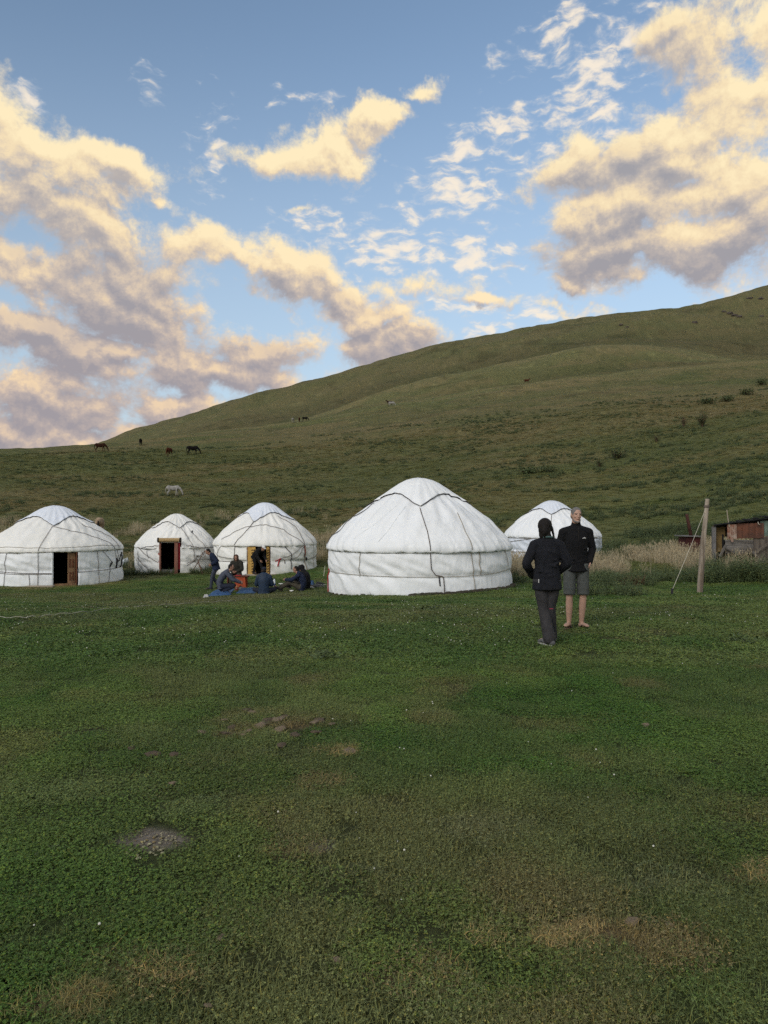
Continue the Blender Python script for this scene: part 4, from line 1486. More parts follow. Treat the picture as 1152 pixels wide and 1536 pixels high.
M['shoe_grey'] = material('shoe_grey', (.13, .13, .135), .7, .35, 20, .3, 50)
M['shoe_dark'] = material('shoe_dark', (.03, .03, .033), .7, .35, 20, .3, 50)
M['sole'] = material('sole_brown', (.13, .09, .065), .8, .3)
M['strap'] = material('strap_dark', (.03, .025, .022), .7, .3)
M['eye'] = material('eye_dark', (.02, .016, .014), .3, .1)
M['lip'] = material('lip', (.30, .12, .10), .6, .1)
M['badge'] = material('badge_white', (.6, .6, .6), .7, .05)
M['pink'] = material('stitch_pink', (.45, .05, .10), .8, .05)
M['teal'] = material('collar_teal', (.07, .12, .12), .9, .2)

V3 = Vector


def mirror(p):
    return V3((-p[0], p[1], p[2]))


STAND = dict(pelvis=(0, 0, .95), waist=(0, .0, 1.10), chest=(0, .005, 1.28), sh=(0, 0, 1.43), neck=(0, .005, 1.50), head=(0, .02, 1.645),
             shR=(.175, 0, 1.41), elR=(.225, -.03, 1.13), wrR=(.215, .05, .90), hipR=(.09, 0, .92), knR=(.10, .02, .50), anR=(.10, -.02, .085), tdR=(.15, 1, -.2),
             yaw=0, pitch=0, roll=0)


def pose(base=None, **kw):
    J = dict(STAND if base is None else base)
    J.update(kw)
    for k in ('sh', 'el', 'wr', 'hip', 'kn', 'an', 'td'):
        if k + 'L' not in J:
            J[k + 'L'] = mirror(J[k + 'R'])
    return {k: (V3(v) if isinstance(v, (tuple, list)) else v) for k, v in J.items()}


def head_rot(J):
    return Matrix.Rotation(R(J['yaw']), 3, 'Z') @ Matrix.Rotation(R(J['pitch']), 3, 'X') @ Matrix.Rotation(R(J['roll']), 3, 'Y')


def add_head(bm, J, face=True, ears=True):
    c = J['head']; Q = head_rot(J)
    prof = [(-.112, .026, .030, .040), (-.098, .040, .046, .034), (-.07, .052, .066, .020), (-.035, .061, .083, .008), (0, .068, .093, .0), (.035, .072, .097, -.004),
            (.07, .066, .090, -.007), (.095, .050, .070, -.008), (.11, .028, .040, -.008)]
    n = 16; rings = []
    for z, rx, ry, yo in prof:
        rings.append([bm.verts.new(c + Q @ V3((rx * math.cos(2 * PI * k / n), yo + ry * math.sin(2 * PI * k / n), z))) for k in range(n)])
    for a, b in zip(rings, rings[1:]):
        for k in range(n):
            bm.faces.new((a[k], a[(k + 1) % n], b[(k + 1) % n], b[k]))
    bm.faces.new(rings[0][::-1]); bm.faces.new(rings[-1])
    T = lambda *p: c + Q @ V3(p)
    if face:
        tube(bm, [T(0, .088, .022), T(0, .100, .0), T(0, .108, -.018)], [.009, .011, .014], n=8)
        for sx_ in (-1, 1):
            tube(bm, [T(sx_ * .012, .088, .030), T(sx_ * .045, .078, .030)], [.009, .008], n=8, sub=1)
            ellipsoid(bm, T(sx_ * .036, .068, -.020), (.020, .020, .018))
        tube(bm, [T(-.020, .080, -.050), T(.0, .087, -.049), T(.020, .080, -.050)], [.007, .009, .007], n=8)
        ellipsoid(bm, T(0, .070, -.088), (.022, .020, .018))
    if ears:
        for sx_ in (-1, 1):
            ellipsoid(bm, T(sx_ * .073, -.005, .0), (.010, .020, .032))
    tube(bm, [J['neck'] + V3((0, 0, -.03)), c + Q @ V3((0, -.012, -.06))], [(.058, .060), (.055, .058)], side=(1, 0, 0))


def add_hand(bm, wr, d, palm, size=1.0, curl=.5, thumb=1):
    """d: along the forearm, palm: direction the palm faces, thumb: +1/-1 side"""
    d = d.normalized(); palm = (palm - d * palm.dot(d)).normalized(); s = d.cross(palm).normalized() * thumb
    k = size
    tube(bm, [wr - d * .02, wr + d * .02 * k, wr + d * .085 * k], [(.024 * k, .019 * k), (.034 * k, .016 * k), (.042 * k, .014 * k)], side=s, n=10)
    base = wr + d * .082 * k
    for i, (off, L) in enumerate(((-.031, .062), (-.0105, .078), (.0105, .084), (.031, .074))):
        f = d; p = base + s * off * k
        pts = [p - d * .015 * k]
        c = curl * (1 + .08 * i)
        for seg in range(3):
            f = (f * math.cos(c * .75) + palm * math.sin(c * .75)).normalized()
            pal2 = (palm - f * palm.dot(f)); palm_f = pal2
            p = p + f * L * k * (.45, .32, .27)[seg]
            pts.append(p.copy())
        tube(bm, pts, [.0095 * k, .0092 * k, .0086 * k, .0078 * k], n=7, sub=2)
    p0 = wr + d * .022 * k + s * .028 * k
    t1 = (d * .6 + s * .75 + palm * .25).normalized(); t2 = (d * .85 + s * .25 + palm * .4).normalized()
    tube(bm, [p0, p0 + t1 * .038 * k, p0 + t1 * .038 * k + t2 * .042 * k], [.013 * k, .0105 * k, .009 * k], n=7, sub=2)


def add_torso(bm, J, e=0.0, w=1.0, belly=0.0, top='neck', low=0.0, hemw=0.0, ck=1.0):
    sv = ((J['shR'] - J['shL']).normalized() + (J['hipR'] - J['hipL']).normalized()).normalized()
    hs = (J['shR'] - J['shL']).length / 2
    up = (J['waist'] - J['pelvis']).normalized()
    pts = [J['pelvis'] - up * (.07 + low), J['pelvis'], J['waist'], J['chest'], J['sh'] + (J['neck'] - J['sh']) * .0, J['neck']]
    rad = [(.150 * w + e + hemw, .105 + e + hemw), (.162 * w + e, .112 + e), (.142 * w + e + belly, .100 + e + belly), (.165 * w + e, .118 + e), (hs * .88 + e * .5, .085 + e), (.060 + e * .6, .062 + e * .6)]
    tube(bm, pts, rad, side=sv, n=18, sub=3, ck=ck)
    for S in 'LR':
        tube(bm, [J['sh'] * .75 + J['neck'] * .25, J['sh' + S]], [(.07 + e, .062 + e), (.058 + e, .060 + e)], side=(0, 1, 0), n=10, sub=1)


def limb(bm, a, b, c, r, n=12, bulge=None, side=None, ck=1.0):
    m1 = a.lerp(b, .5); m2 = b.lerp(c, .40)
    tube(bm, [a, m1, b, m2, c], r, n=n, sub=3, side=side, ck=ck)


def person(label, loc, rz, J, skin, top, legs, shoe=None, hair='short', hairm='hair_dark', shorts=False, sandals=False, vox=.011, hands='free', sleeve=.016,
           puffy=False, hood=None, cap=None, w=1.0, scale=1.0, belly=0.0, hem=.02, face=True, collar=False, flare=0.0, quilt=False, palms=None, legw=1.0):
    root = empty('person', loc, rz, label, 'person')
    root.scale = (scale,) * 3
    Q = head_rot(J)
    T = lambda *p: J['head'] + Q @ V3(p)
    # --- the body: one continuous skin
    bm = bmesh.new()
    add_torso(bm, J, -.018, w)
    add_head(bm, J, face)
    for S in 'LR':
        sh, el_, wr = J['sh' + S], J['el' + S], J['wr' + S]
        limb(bm, sh, el_, wr, [.047, .042, .036, .036, .024])
        pdir = palms[S] if palms else V3((-1 if S == 'R' else 1, .2, -.1))
        add_hand(bm, wr, (wr - el_), V3(pdir), 1.0, .55 if hands == 'free' else .9, 1 if S == 'R' else -1)
        hp, kn, an = J['hip' + S], J['kn' + S], J['an' + S]
        limb(bm, hp, kn, an, [.078, .068, .050, .052, .033])
        td = J['td' + S].normalized()
        heel = an - V3((td.x, td.y, 0)) * .035 + V3((0, 0, -.035))
        tube(bm, [heel, an.lerp(an + td * .09, .5) + V3((0, 0, -.02)), an + td * .12, an + td * .19], [(.030, .036), (.034, .038), (.040, .022), (.032, .012)], side=V3((td.y, -td.x, 0)), n=10)
    body = fused('body', bm, M[skin], root, vox * .75, 3)
    # --- upper clothing
    bm = bmesh.new()
    e = .014 + (.018 if puffy else 0)
    add_torso(bm, J, e, w, belly, low=hem, hemw=.030, ck=.12)
    for S in 'LR':
        sh, el_, wr = J['sh' + S], J['el' + S], J['wr' + S]
        k = sleeve + (.016 if puffy else 0)
        w2 = el_.lerp(wr, .97)
        limb(bm, sh, el_, w2, [.050 + k, .046 + k, .040 + k, .038 + k * .9, .029 + k * .7], ck=.12)
        if not puffy:                       # gathered folds at the elbow
            ax = (wr - el_).normalized()
            for q in (.12, .25, .80, .92):
                c = el_.lerp(wr, q); tube(bm, [c - ax * .012, c + ax * .012], [.040 + k - q * .010] * 2, n=10, sub=1)
    if vox < .0105:
        rnd = random.Random(int(scale * 1000))
        for q in range(16):
            t_ = rnd.uniform(.0, .75); a_ = rnd.uniform(-.8, .8); c_ = J['pelvis'].lerp(J['sh'], t_)
            fb = 1 if q % 2 else -1
            x_ = a_ * .14; d_ = rnd.uniform(-.03, .03)
            yb = fb * (.108 + e) * math.sqrt(max(.05, 1 - (x_ / .19) ** 2))
            tube(bm, [c_ + V3((x_ - .06, yb * .93, -d_)), c_ + V3((x_, yb, 0)), c_ + V3((x_ + .06, yb * .93, d_))], [.006, .014, .006], n=7)
    tube(bm, [J['sh'] * .5 + J['neck'] * .5, J['neck'] + V3((0, 0, .045 if collar else .012))], [(.085, .08), (.064, .066)], side=(1, 0, 0), n=12, sub=1)
    if quilt:
        for q in np.linspace(0.02, .98, 9):
            c = J['pelvis'].lerp(J['sh'], float(q)); tube(bm, [c - V3((0, 0, .012)), c + V3((0, 0, .012))], [(.172 + .02 * q + .012, .122 + .020)] * 2, side=(1, 0, 0), n=16, sub=1)
        for S in 'LR':
            for q in (.15, .35, .55, .75, .95):
                c = J['sh' + S].lerp(J['el' + S], q); ellipsoid(bm, c, (.078, .078, .040))
                c = J['el' + S].lerp(J['wr' + S], q); ellipsoid(bm, c, (.062, .062, .034))
    fused('jacket', bm, M[top], root, vox, 2 if quilt else 3)
    # --- trousers or shorts
    bm = bmesh.new()
    sv = (J['hipR'] - J['hipL']).normalized()
    up = (J['waist'] - J['pelvis']).normalized()
    tube(bm, [J['pelvis'] - up * .09, J['pelvis'] - up * .02, J['pelvis'] + up * .10], [(.135 * w, .108), (.172 * w, .122), (.158 * w, .112)], side=sv, n=16)
    for S in 'LR':
        hp, kn, an = J['hip' + S], J['kn' + S], J['an' + S]
        if shorts:
            tube(bm, [hp + V3((0, 0, .02)), hp.lerp(kn, .5), hp.lerp(kn, .98)], [(.102, .112), (.090, .102), (.089, .100)], side=sv, n=14, ck=.10)
            for q in (.55, .75):
                c = hp.lerp(kn, q); tube(bm, [c, c - V3((0, 0, .02))], [(.093, .104)] * 2, side=sv, n=14, sub=1)
        else:
            g = legw
            limb(bm, hp, kn, an + (kn - an) * .02, [.100 * g, .088 * g, .070 * g, (.066 + flare * .4) * g, (.056 + flare) * g], n=14, ck=.12)
            ax = (an - kn).normalized()
            for q in (-.10, .05, .16, .72, .84, .95):
                c = kn.lerp(an, q) if q > 0 else kn.lerp(hp, -q)
                tube(bm, [c - ax * .012, c + ax * .012], [(.071 * g + (flare * q if q > .5 else 0) - (.010 if q > .5 else 0))] * 2, n=12, sub=1)
    fused('shorts' if shorts else 'trousers', bm, M[legs], root, vox, 3)
    # --- feet
    for S in 'LR':
        an = J['an' + S]; td = J['td' + S].normalized(); hd = V3((td.x, td.y, 0)).normalized()
        sd = V3((td.y, -td.x, 0))
        if sandals:
            bm = bmesh.new()
            z = V3((0, 0, an.z - .075))
            b0 = V3((an.x, an.y, 0))
            tube(bm, [b0 - hd * .07 + V3((0, 0, .008)), b0 + hd * .05 + V3((0, 0, .008)), b0 + hd * .20 + V3((0, 0, .008))], [(.036, .010), (.040, .010), (.042, .010)], side=sd, n=12)
            sl = bm_obj('sandal', bm, M['sole'], root, True)
            bm = bmesh.new()
            tp = b0 + hd * .145 + V3((0, 0, .045))
            tube(bm, [b0 + hd * .04 + sd * .042 + V3((0, 0, .015)), b0 + hd * .09 + sd * .030 + V3((0, 0, .060)), tp, b0 + hd * .09 - sd * .030 + V3((0, 0, .060)), b0 + hd * .04 - sd * .042 + V3((0, 0, .015))], [.008] * 5, n=6)
            bm_obj('strap', bm, M['strap'], sl, True)
        elif shoe:
            bm = bmesh.new()
            tube(bm, [an - hd * .055 + V3((0, 0, -.042)), an + td * .03 + V3((0, 0, -.025)), an + td * .11 + V3((0, 0, -.012)), an + td * .20 + V3((0, 0, -.012))],
                 [(.038, .040), (.042, .050), (.048, .034), (.038, .022)], side=sd, n=12)
            tube(bm, [an - hd * .02 + V3((0, 0, -.02)), an + V3((0, 0, .02))], [.044, .042], n=12, sub=1)
            sh_ = bm_obj('shoe', bm, M[shoe], root, True)
            bm = bmesh.new()
            tube(bm, [an - hd * .06 + V3((0, 0, -.075)), an + td * .08 + V3((0, 0, -.062)), an + td * .205 + V3((0, 0, -.035))], [(.040, .014), (.046, .013), (.040, .012)], side=sd, n=12)
            bm_obj('sole', bm, M['white_cloth' if shoe == 'shoe_grey' else 'sole'], sh_, True)
    # --- hair, hood, cap
    if hair == 'short':
        bm = bmesh.new()
        ellipsoid(bm, T(0, -.018, .036), (.079, .090, .088), Q, 16)
        ellipsoid(bm, T(0, -.038, -.010), (.070, .070, .070), Q, 14)
        fused('hair', bm, M[hairm], root, .009, 3)
    elif hair == 'cropped':
        bm = bmesh.new()
        ellipsoid(bm, T(0, -.006, .036), (.0775, .093, .090), Q, 16)
        ellipsoid(bm, T(0, -.032, -.012), (.0735, .072, .060), Q, 14)
        fused('hair', bm, M[hairm], root, .008, 3)
        # short grey beard
        bm = bmesh.new()
        tube(bm, [T(-.058, .015, -.045), T(-.045, .052, -.083), T(0, .078, -.098), T(.045, .052, -.083), T(.058, .015, -.045)], [.005, .011, .016, .011, .005], n=8)
        fused('beard', bm, M['hair_grey'], root, .007, 2)
    elif hair == 'bob':
        bm = bmesh.new()
        ellipsoid(bm, T(0, -.022, .028), (.094, .108, .102), Q, 16)
        ellipsoid(bm, T(0, -.050, -.030), (.084, .080, .075), Q, 14)
        tube(bm, [T(0, -.095, .0), T(0.002, -.112, -.06), T(.004, -.098, -.13)], [.042, .036, .012], n=10)
        tube(bm, [T(.085, .0, .0), T(.103, -.005, -.07), T(.118, -.01, -.15), T(.130, -.015, -.21)], [.022, .017, .012, .005], n=7)
        for q in range(11):
            a_ = -.060 + .012 * q
            tube(bm, [T(a_, -.07, -.03), T(a_ * 1.02, -.085, -.10), T(a_ * .9 + .01 * math.sin(q * 5), -.075, -.145 - .02 * math.sin(q * 3.3))], [.016, .013, .005], n=6)
        fused('hair', bm, M[hairm], root, .008, 2)
    if hood:
        bm = bmesh.new()
        ellipsoid(bm, T(0, -.030, .030), (.098, .108, .108), Q, 16)
        ellipsoid(bm, T(0, -.050, -.060), (.095, .085, .095), Q, 14)
        tube(bm, [T(-.085, .045, -.09), T(-.088, .060, .0), T(-.055, .072, .085), T(0, .075, .112), T(.055, .072, .085), T(.088, .060, .0), T(.085, .045, -.09)], [.018] * 7, n=8)
        ellipsoid(bm, J['neck'] + V3((0, -.02, .02)), (.10, .10, .06), None, 12)
        fused('hood', bm, M[hood], root, .010, 3)
    if cap:
        bm = bmesh.new()
        ellipsoid(bm, T(0, -.010, .062), (.086, .100, .068), Q, 16)
        tube(bm, [T(0, .06, .050), T(0, .155, .040)], [(.070, .010), (.055, .006)], side=Q @ V3((1, 0, 0)), n=12, sub=1)
        fused('cap', bm, M[cap], root, .008, 2)
    if face and vox < .0105:
        for sx_ in (-1, 1):
            bm = bmesh.new(); ellipsoid(bm, T(sx_ * .030, .083, .014), (.0115, .008, .006), Q, 10); bm_obj('eye', bm, M['eye'], root, True)
            bm = bmesh.new(); tube(bm, [T(sx_ * .016, .092, .030), T(sx_ * .046, .080, .031)], [.004, .004], n=6, sub=1); bm_obj('eyebrow', bm, M[hairm], root, True)
        bm = bmesh.new(); tube(bm, [T(-.022, .086, -.050), T(0, .093, -.053), T(.022, .086, -.050)], [.0035, .005, .0035], n=6); bm_obj('mouth', bm, M['lip'], root, True)
    return root


def on_ground(u, Y):
    p = ground_at(u, Y); return p + V3((0, 0, -.005))


def find_Y(u, v):
    return hit(u, v).y


# the man facing the camera, hands in his pockets
Ym = find_Y(858, 943)
Jm = pose(pelvis=(0, 0, .96), waist=(0, .0, 1.10), chest=(0, .01, 1.30), sh=(0, -.005, 1.455), neck=(0, .0, 1.53), head=(0.005, .025, 1.675),
          shR=(.190, -.01, 1.42), elR=(.250, -.035, 1.18), wrR=(.196, .022, .985), hipR=(.095, 0, .93), knR=(.105, .02, .50), anR=(.100, -.03, .080), tdR=(.55, 1, -.15),
          anL=(-.085, -.03, .080), tdL=(-.25, 1, -.15), knL=(-.098, .02, .50), yaw=6, roll=-3)
man = person('man with cropped grey hair in black pullover, grey shorts and sandals, facing the camera', on_ground(864, Ym) + V3((0, 0, .012)), PI,
             Jm, 'skin', 'knit_black', 'shorts_grey', None, hair='cropped', hairm='hair_grey', shorts=True, sandals=True, vox=.009, hem=.035, hands='pocket', collar=True, sleeve=.018, belly=.012, scale=1.02)
bm = bmesh.new(); tube(bm, [(-.105, .135, 1.335), (-.085, .142, 1.345), (-.062, .140, 1.335)], [(.008, .004), (.012, .005), (.008, .004)], n=8); bm_obj('badge', bm, M['badge'], man, True)
bm = bmesh.new(); tube(bm, [(0, .118, 1.50), (0, .150, 1.30)], [.004, .004], n=6, sub=1); bm_obj('zip', bm, M['strap'], man, True)
bm = bmesh.new()
for q in range(5):                         # hip pocket flap and side seams of the shorts
    tube(bm, [(.06 + .028 * q, .128 - .010 * q, .985 - .012 * q), (.075 + .028 * q, .126 - .012 * q, .975 - .012 * q)], [.004, .004], n=6, sub=1)
bm_obj('pocket', bm, M['strap'], man, True)
# the woman with her back to the camera, one foot crossed before the other
Yw = find_Y(819, 966)
Jw = pose(pelvis=(0, 0, .88), waist=(0, .0, 1.02), chest=(0, .01, 1.19), sh=(0, 0, 1.325), neck=(0, .01, 1.39), head=(-.02, .03, 1.515),
          shR=(.165, 0, 1.285), elR=(.262, -.03, 1.06), wrR=(.150, .16, .90), shL=(-.165, 0, 1.285), elL=(-.275, -.03, 1.05), wrL=(-.165, .15, .88),
          hipR=(.088, 0, .85), knR=(.045, .03, .47), anR=(.085, .16, .085), tdR=(.5, 1, -.2), hipL=(-.088, 0, .85), knL=(-.045, .0, .46), anL=(.01, -.10, .085), tdL=(-.5, 1, -.2), yaw=-16, pitch=-4)
woman = person('person with dark tied hair in black fleece jacket and charcoal trousers, seen from behind', on_ground(820.5, Yw), 0, Jw, 'skin', 'fleece_black', 'trousers_char', 'shoe_grey',
               hair='bob', vox=.010, w=1.02, hem=.085, sleeve=.020, collar=False, flare=.024, puffy=False, face=True, scale=1.01, legw=1.02)
bm = bmesh.new(); tube(bm, [(-.055, -.068, 1.395), (0, -.085, 1.40), (.055, -.068, 1.395)], [.012, .013, .012], n=8); bm_obj('collar', bm, M['teal'], woman, True)
bm = bmesh.new(); box(bm, (-.135, -.125, .835), (.010, .006, .045)); bm_obj('zip_pull', bm, M['badge'], woman)
bm = bmesh.new(); box(bm, (.035, -.085, .475), (.045, .006, .006)); bm_obj('stitch', bm, M['pink'], woman)

# the group in front of the third tent
Jwalk = pose(pelvis=(0, -.02, .90), waist=(0, .0, 1.03), chest=(0, .07, 1.20), sh=(0, .12, 1.32), neck=(0, .17, 1.38), head=(0, .27, 1.47), shR=(.17, .12, 1.30), elR=(.25, -.06, 1.10), wrR=(.15, .14, .98),
             hipR=(.085, -.02, .87), knR=(.09, .10, .47), anR=(.08, -.16, .12), tdR=(0, 1, -.5), knL=(-.09, .12, .46), anL=(-.09, .16, .085), tdL=(0, 1, -.2), pitch=-35)
Yk = find_Y(320, 884)
person('person in navy hooded top and blue jeans walking with head bowed', on_ground(323, Yk), R(100), Jwalk, 'skin2', 'navy', 'jeans', 'shoe_dark', vox=.013, hem=.05, sleeve=.024, puffy=True)
Jsq = pose(pelvis=(0, -.06, .30), waist=(0, -.10, .44), chest=(0, .03, .66), sh=(0, .14, .78), neck=(0, .20, .84), head=(0, .29, .95), shR=(.175, .14, .76), elR=(.22, .38, .52), wrR=(.12, .60, .42),
           hipR=(.10, -.05, .28), knR=(.15, .40, .30), anR=(.12, .02, .10), tdR=(.1, 1, -.35), pitch=-14, yaw=0)
Yq = find_Y(337, 891)
person('bearded person in grey blue sweater squatting on the blue cloth', on_ground(334, Yq), R(-82), Jsq, 'skin2', 'grey_blue', 'dark_blue', 'shoe_grey', vox=.013, hem=.02, sleeve=.022)
Jhood = pose(pelvis=(0, 0, .50), waist=(0, .0, .62), chest=(0, .05, .84), sh=(0, .09, .97), neck=(0, .12, 1.03), head=(0, .17, 1.16), shR=(.18, .09, .95), elR=(.24, .17, .68), wrR=(.07, .40, .60),
             hipR=(.10, .02, .48), knR=(.16, .42, .48), anR=(.15, .40, .09), tdR=(.2, 1, -.2), pitch=4, roll=6)
Yh = find_Y(357, 881) + .9
hooded = person('person in brown hood and dark jacket sitting behind the orange stool', on_ground(356, Yh), R(176), Jhood, 'skin2', 'olive', 'khaki', 'shoe_dark', hair='none', hood='hood_brown', vox=.013, hem=.03, sleeve=.026, puffy=True)
Jx = pose(pelvis=(0, 0, .13), waist=(0, -.02, .28), chest=(0, .0, .48), sh=(0, .04, .61), neck=(0, .07, .67), head=(0, .10, .80), shR=(.18, .03, .59), elR=(.26, .10, .33), wrR=(.14, .32, .30),
          hipR=(.12, .03, .12), knR=(.36, .24, .15), anR=(-.06, .36, .08), tdR=(-1, .3, -.1), pitch=-12)
Yx = find_Y(396, 891)
person('person in quilted navy jacket and dark cap sitting cross legged, back to the camera', on_ground(396, Yx), R(4), Jx, 'skin2', 'puffer', 'dark_blue', 'shoe_dark', vox=.013, hem=.03, sleeve=.026, puffy=True, cap='cap_navy', quilt=True)
Jsit = pose(pelvis=(0, 0, .13), waist=(0, -.05, .27), chest=(0, .02, .48), sh=(0, .09, .59), neck=(0, .14, .65), head=(0, .22, .76), shR=(.18, .09, .57), elR=(.22, .32, .40), wrR=(.08, .56, .40),
            hipR=(.10, .03, .12), knR=(.14, .44, .34), anR=(.12, .84, .10), tdR=(.2, 1, .4), knL=(-.13, .42, .30), anL=(-.12, .74, .10), tdL=(-.2, 1, .4), pitch=-8)
Ys = find_Y(440, 887)
person('person in dark navy jacket and khaki trousers sitting with knees drawn up', on_ground(453, Ys), R(84), Jsit, 'skin2', 'navy', 'khaki', 'shoe_dark', vox=.013, hem=.02, sleeve=.024)
person('person in black hood sitting close behind the one in khaki trousers', on_ground(459.5, Ys + .75), R(60), Jsit, 'skin2', 'black', 'black', 'shoe_dark', hair='none', hood='black', vox=.013, hem=.02, sleeve=.022)
Jb = pose(pelvis=(0, -.14, .84), waist=(0, -.06, .96), chest=(0, .10, 1.06), sh=(0, .22, 1.12), neck=(0, .29, 1.15), head=(0, .40, 1.22), shR=(.18, .21, 1.10), elR=(.22, .22, .84), wrR=(.18, .38, .66),
          hipR=(.09, -.14, .82), knR=(.10, -.04, .46), anR=(.10, -.14, .09), tdR=(.1, 1, -.2), knL=(-.10, .14, .47), anL=(-.12, .22, .09), tdL=(-.1, 1, -.2), pitch=-28)
tb = th_of(third, 391) + third.a0
bx, by = third.cx + math.sin(tb) * (third.R + .05), third.cy - math.cos(tb) * (third.R + .05)
person('person in black with a white cap bending in the yellow framed doorway', V3((bx - .12, by - .05, hz(bx, by) + .06)), R(-128), Jb, 'skin2', 'black', 'black', 'shoe_dark', hair='none', cap='cap_white', vox=.013, hem=.03, sleeve=.024, puffy=True)

# ------------------------------------------------------------------ things around the picnic
def put(o, p, rz=0.0, dz=0.0):
    o.location = (p.x, p.y, p.z + dz); o.rotation_euler = (0, 0, rz)
    return o


M['stool'] = material('stool_orange', (.40, .075, .028), .6, .3, 8, .2, 30)
M['stool_top'] = material('stool_top_brown', (.14, .045, .028), .6, .3, 8)
M['tarp'] = material('cloth_bright_blue', (.05, .12, .27), .6, .35, 6, .4, 20)
M['denim'] = material('cloth_denim_blue', (.045, .10, .21), .9, .4, 10, .5, 30)
M['porcelain'] = material('porcelain', (.72, .72, .70), .3, .05, spec=.5)
M['plastic'] = material('plastic_white', (.68, .72, .76), .35, .1, spec=.5)
M['label_blue'] = material('label_blue', (.03, .06, .22), .5, .1)
M['jam'] = material('glass_red', (.16, .03, .02), .25, .3, spec=.6)
M['bread'] = material('bread', (.42, .22, .09), .8, .4, 30)
M['bag'] = material('plastic_bag', (.60, .66, .72), .5, .1)

# the orange stool used as a table
p = ground_at(361.5, find_Y(361, 882))
st = empty('stool', p, R(-4), 'orange wooden stool with notched legs used as a small table', 'stool')
for sy_ in (-1, 1):
    V = [(-.24, 0), (-.09, 0), (0, .13), (.09, 0), (.24, 0), (.19, .46), (-.19, .46)]
    V3d = [(x, sy_ * .11 - .012, z) for x, z in V] + [(x, sy_ * .11 + .012, z) for x, z in V]
    n = 7
    mesh_obj('leg_panel', V3d, [tuple(range(n))[::1], tuple(range(2 * n - 1, n - 1, -1))] + [((k + 1) % n, k, n + k, n + (k + 1) % n) for k in range(n)], M['stool'], st)
bm = bmesh.new(); box(bm, (0, 0, .475), (.62, .32, .035), bevel=.008); bm_obj('top', bm, M['stool_top'], st)
bm = bmesh.new(); box(bm, (0, 0, .40), (.34, .19, .06)); bm_obj('rail', bm, M['stool'], st)


def bowl(name, label, loc, r, h, mat='porcelain', cat='bowl', group=None):
    bm = bmesh.new(); lathe(bm, [(r * .5, 0), (r * .85, h * .5), (r, h), (r * .92, h), (r * .75, h * .5), (r * .35, h * .15)], 16)
    o = bm_obj(name, bm, M[mat], None, True); o.location = loc
    return tag(o, label, cat, group)


g_b = 'white bowls of the picnic'
bowl('bowl', 'white bowl standing on the orange stool', p + V3((.13, -.02, .493)), .085, .07, group=g_b)
rd = empty('tray', p + V3((-.10, -.03, .494)), 0, 'small red cloth folded on top of the orange stool', 'cloth')
bm = bmesh.new(); box(bm, (0, 0, .012), (.22, .20, .022), bevel=.006, jitter=.004); bm_obj('cloth', bm, M['red_cloth'], rd)
for (u, v, r, lb) in ((421.5, 877.5, .10, 'white bowl on the grass nearest the tall bottle'), (418.5, 884, .10, 'white bowl beside the shoes of the person in khaki trousers'), (437.5, 888, .08, 'white saucer lying alone on the grass before the khaki trousers')):
    q = hit(u, v); bowl('bowl', lb, q + V3((0, 0, .005)), r, .06, group=g_b)
# low bench the hooded person sits on
q = hooded.location
bh = empty('bench', (q.x, q.y + .02, q.z), R(176), 'low dark wooden bench under the person in the brown hood', 'bench')
bm = bmesh.new(); box(bm, (0, 0, .375), (.95, .28, .04), bevel=.006); bm_obj('seat', bm, M['stool_top'], bh)
for sx_ in (-.38, .38):
    bm = bmesh.new(); box(bm, (sx_, 0, .18), (.05, .24, .36), bevel=.005); bm_obj('leg', bm, M['stool_top'], bh)
# bottle
q = hit(411.5, 879)
bt = empty('bottle', q, 0, 'white plastic bottle with a dark blue label standing on the grass', 'bottle')
bm = bmesh.new(); lathe(bm, [(.044, 0), (.047, .02), (.047, .20), (.040, .235), (.018, .27), (.016, .285)], 16); bm_obj('bottle_body', bm, M['plastic'], bt, True)
bm = bmesh.new(); lathe(bm, [(.049, .035), (.049, .10)], 16); bm_obj('paper_label', bm, M['label_blue'], bt, True)
bm = bmesh.new(); lathe(bm, [(.019, .283), (.019, .305)], 12); bm_obj('cap', bm, M['label_blue'], bt, True)
# cups, jar and plate of food
q = hit(355.5, 886.5)
jr = empty('jar', q, 0, 'dark red jar with a wooden lid standing before the orange stool', 'jar')
bm = bmesh.new(); lathe(bm, [(.06, 0), (.068, .03), (.068, .11), (.05, .14)], 16); bm_obj('glass', bm, M['jam'], jr, True)
bm = bmesh.new(); lathe(bm, [(.052, .14), (.052, .17), (.02, .18), (.02, .21)], 14); bm_obj('lid', bm, M['bread'], jr, True)
q = hit(362, 885)
pt = empty('kettle', q, R(20), 'small grey metal teapot on the grass right of the red jar', 'teapot')
bm = bmesh.new(); lathe(bm, [(.06, 0), (.085, .04), (.08, .09), (.045, .12)], 16); bm_obj('pot_body', bm, M['shoe_grey'], pt, True)
bm = bmesh.new(); tube(bm, [(.07, 0, .05), (.11, 0, .08), (.13, 0, .12)], [.016, .012, .009], n=8); bm_obj('spout', bm, M['shoe_grey'], pt, True)
bm = bmesh.new(); lathe(bm, [(.044, .12), (.02, .14), (.012, .155)], 12); bm_obj('lid', bm, M['strap'], pt, True)
q = hit(372, 884.5)
pl = empty('food_plate', q, R(12), 'long board with pieces of brown bread between cloth and quilted jacket', 'plate')
bm = bmesh.new(); box(bm, (0, 0, .015), (.42, .22, .02), bevel=.006); bm_obj('plate', bm, M['red_cloth'], pl)
for k in range(6):
    bm = bmesh.new(); ellipsoid(bm, (-.15 + .06 * k, random.uniform(-.05, .05), .045), (.038, .045, .028), Matrix.Rotation(k, 3, 'Z'), 8); bm_obj('bread', bm, M['bread'], pl, True)


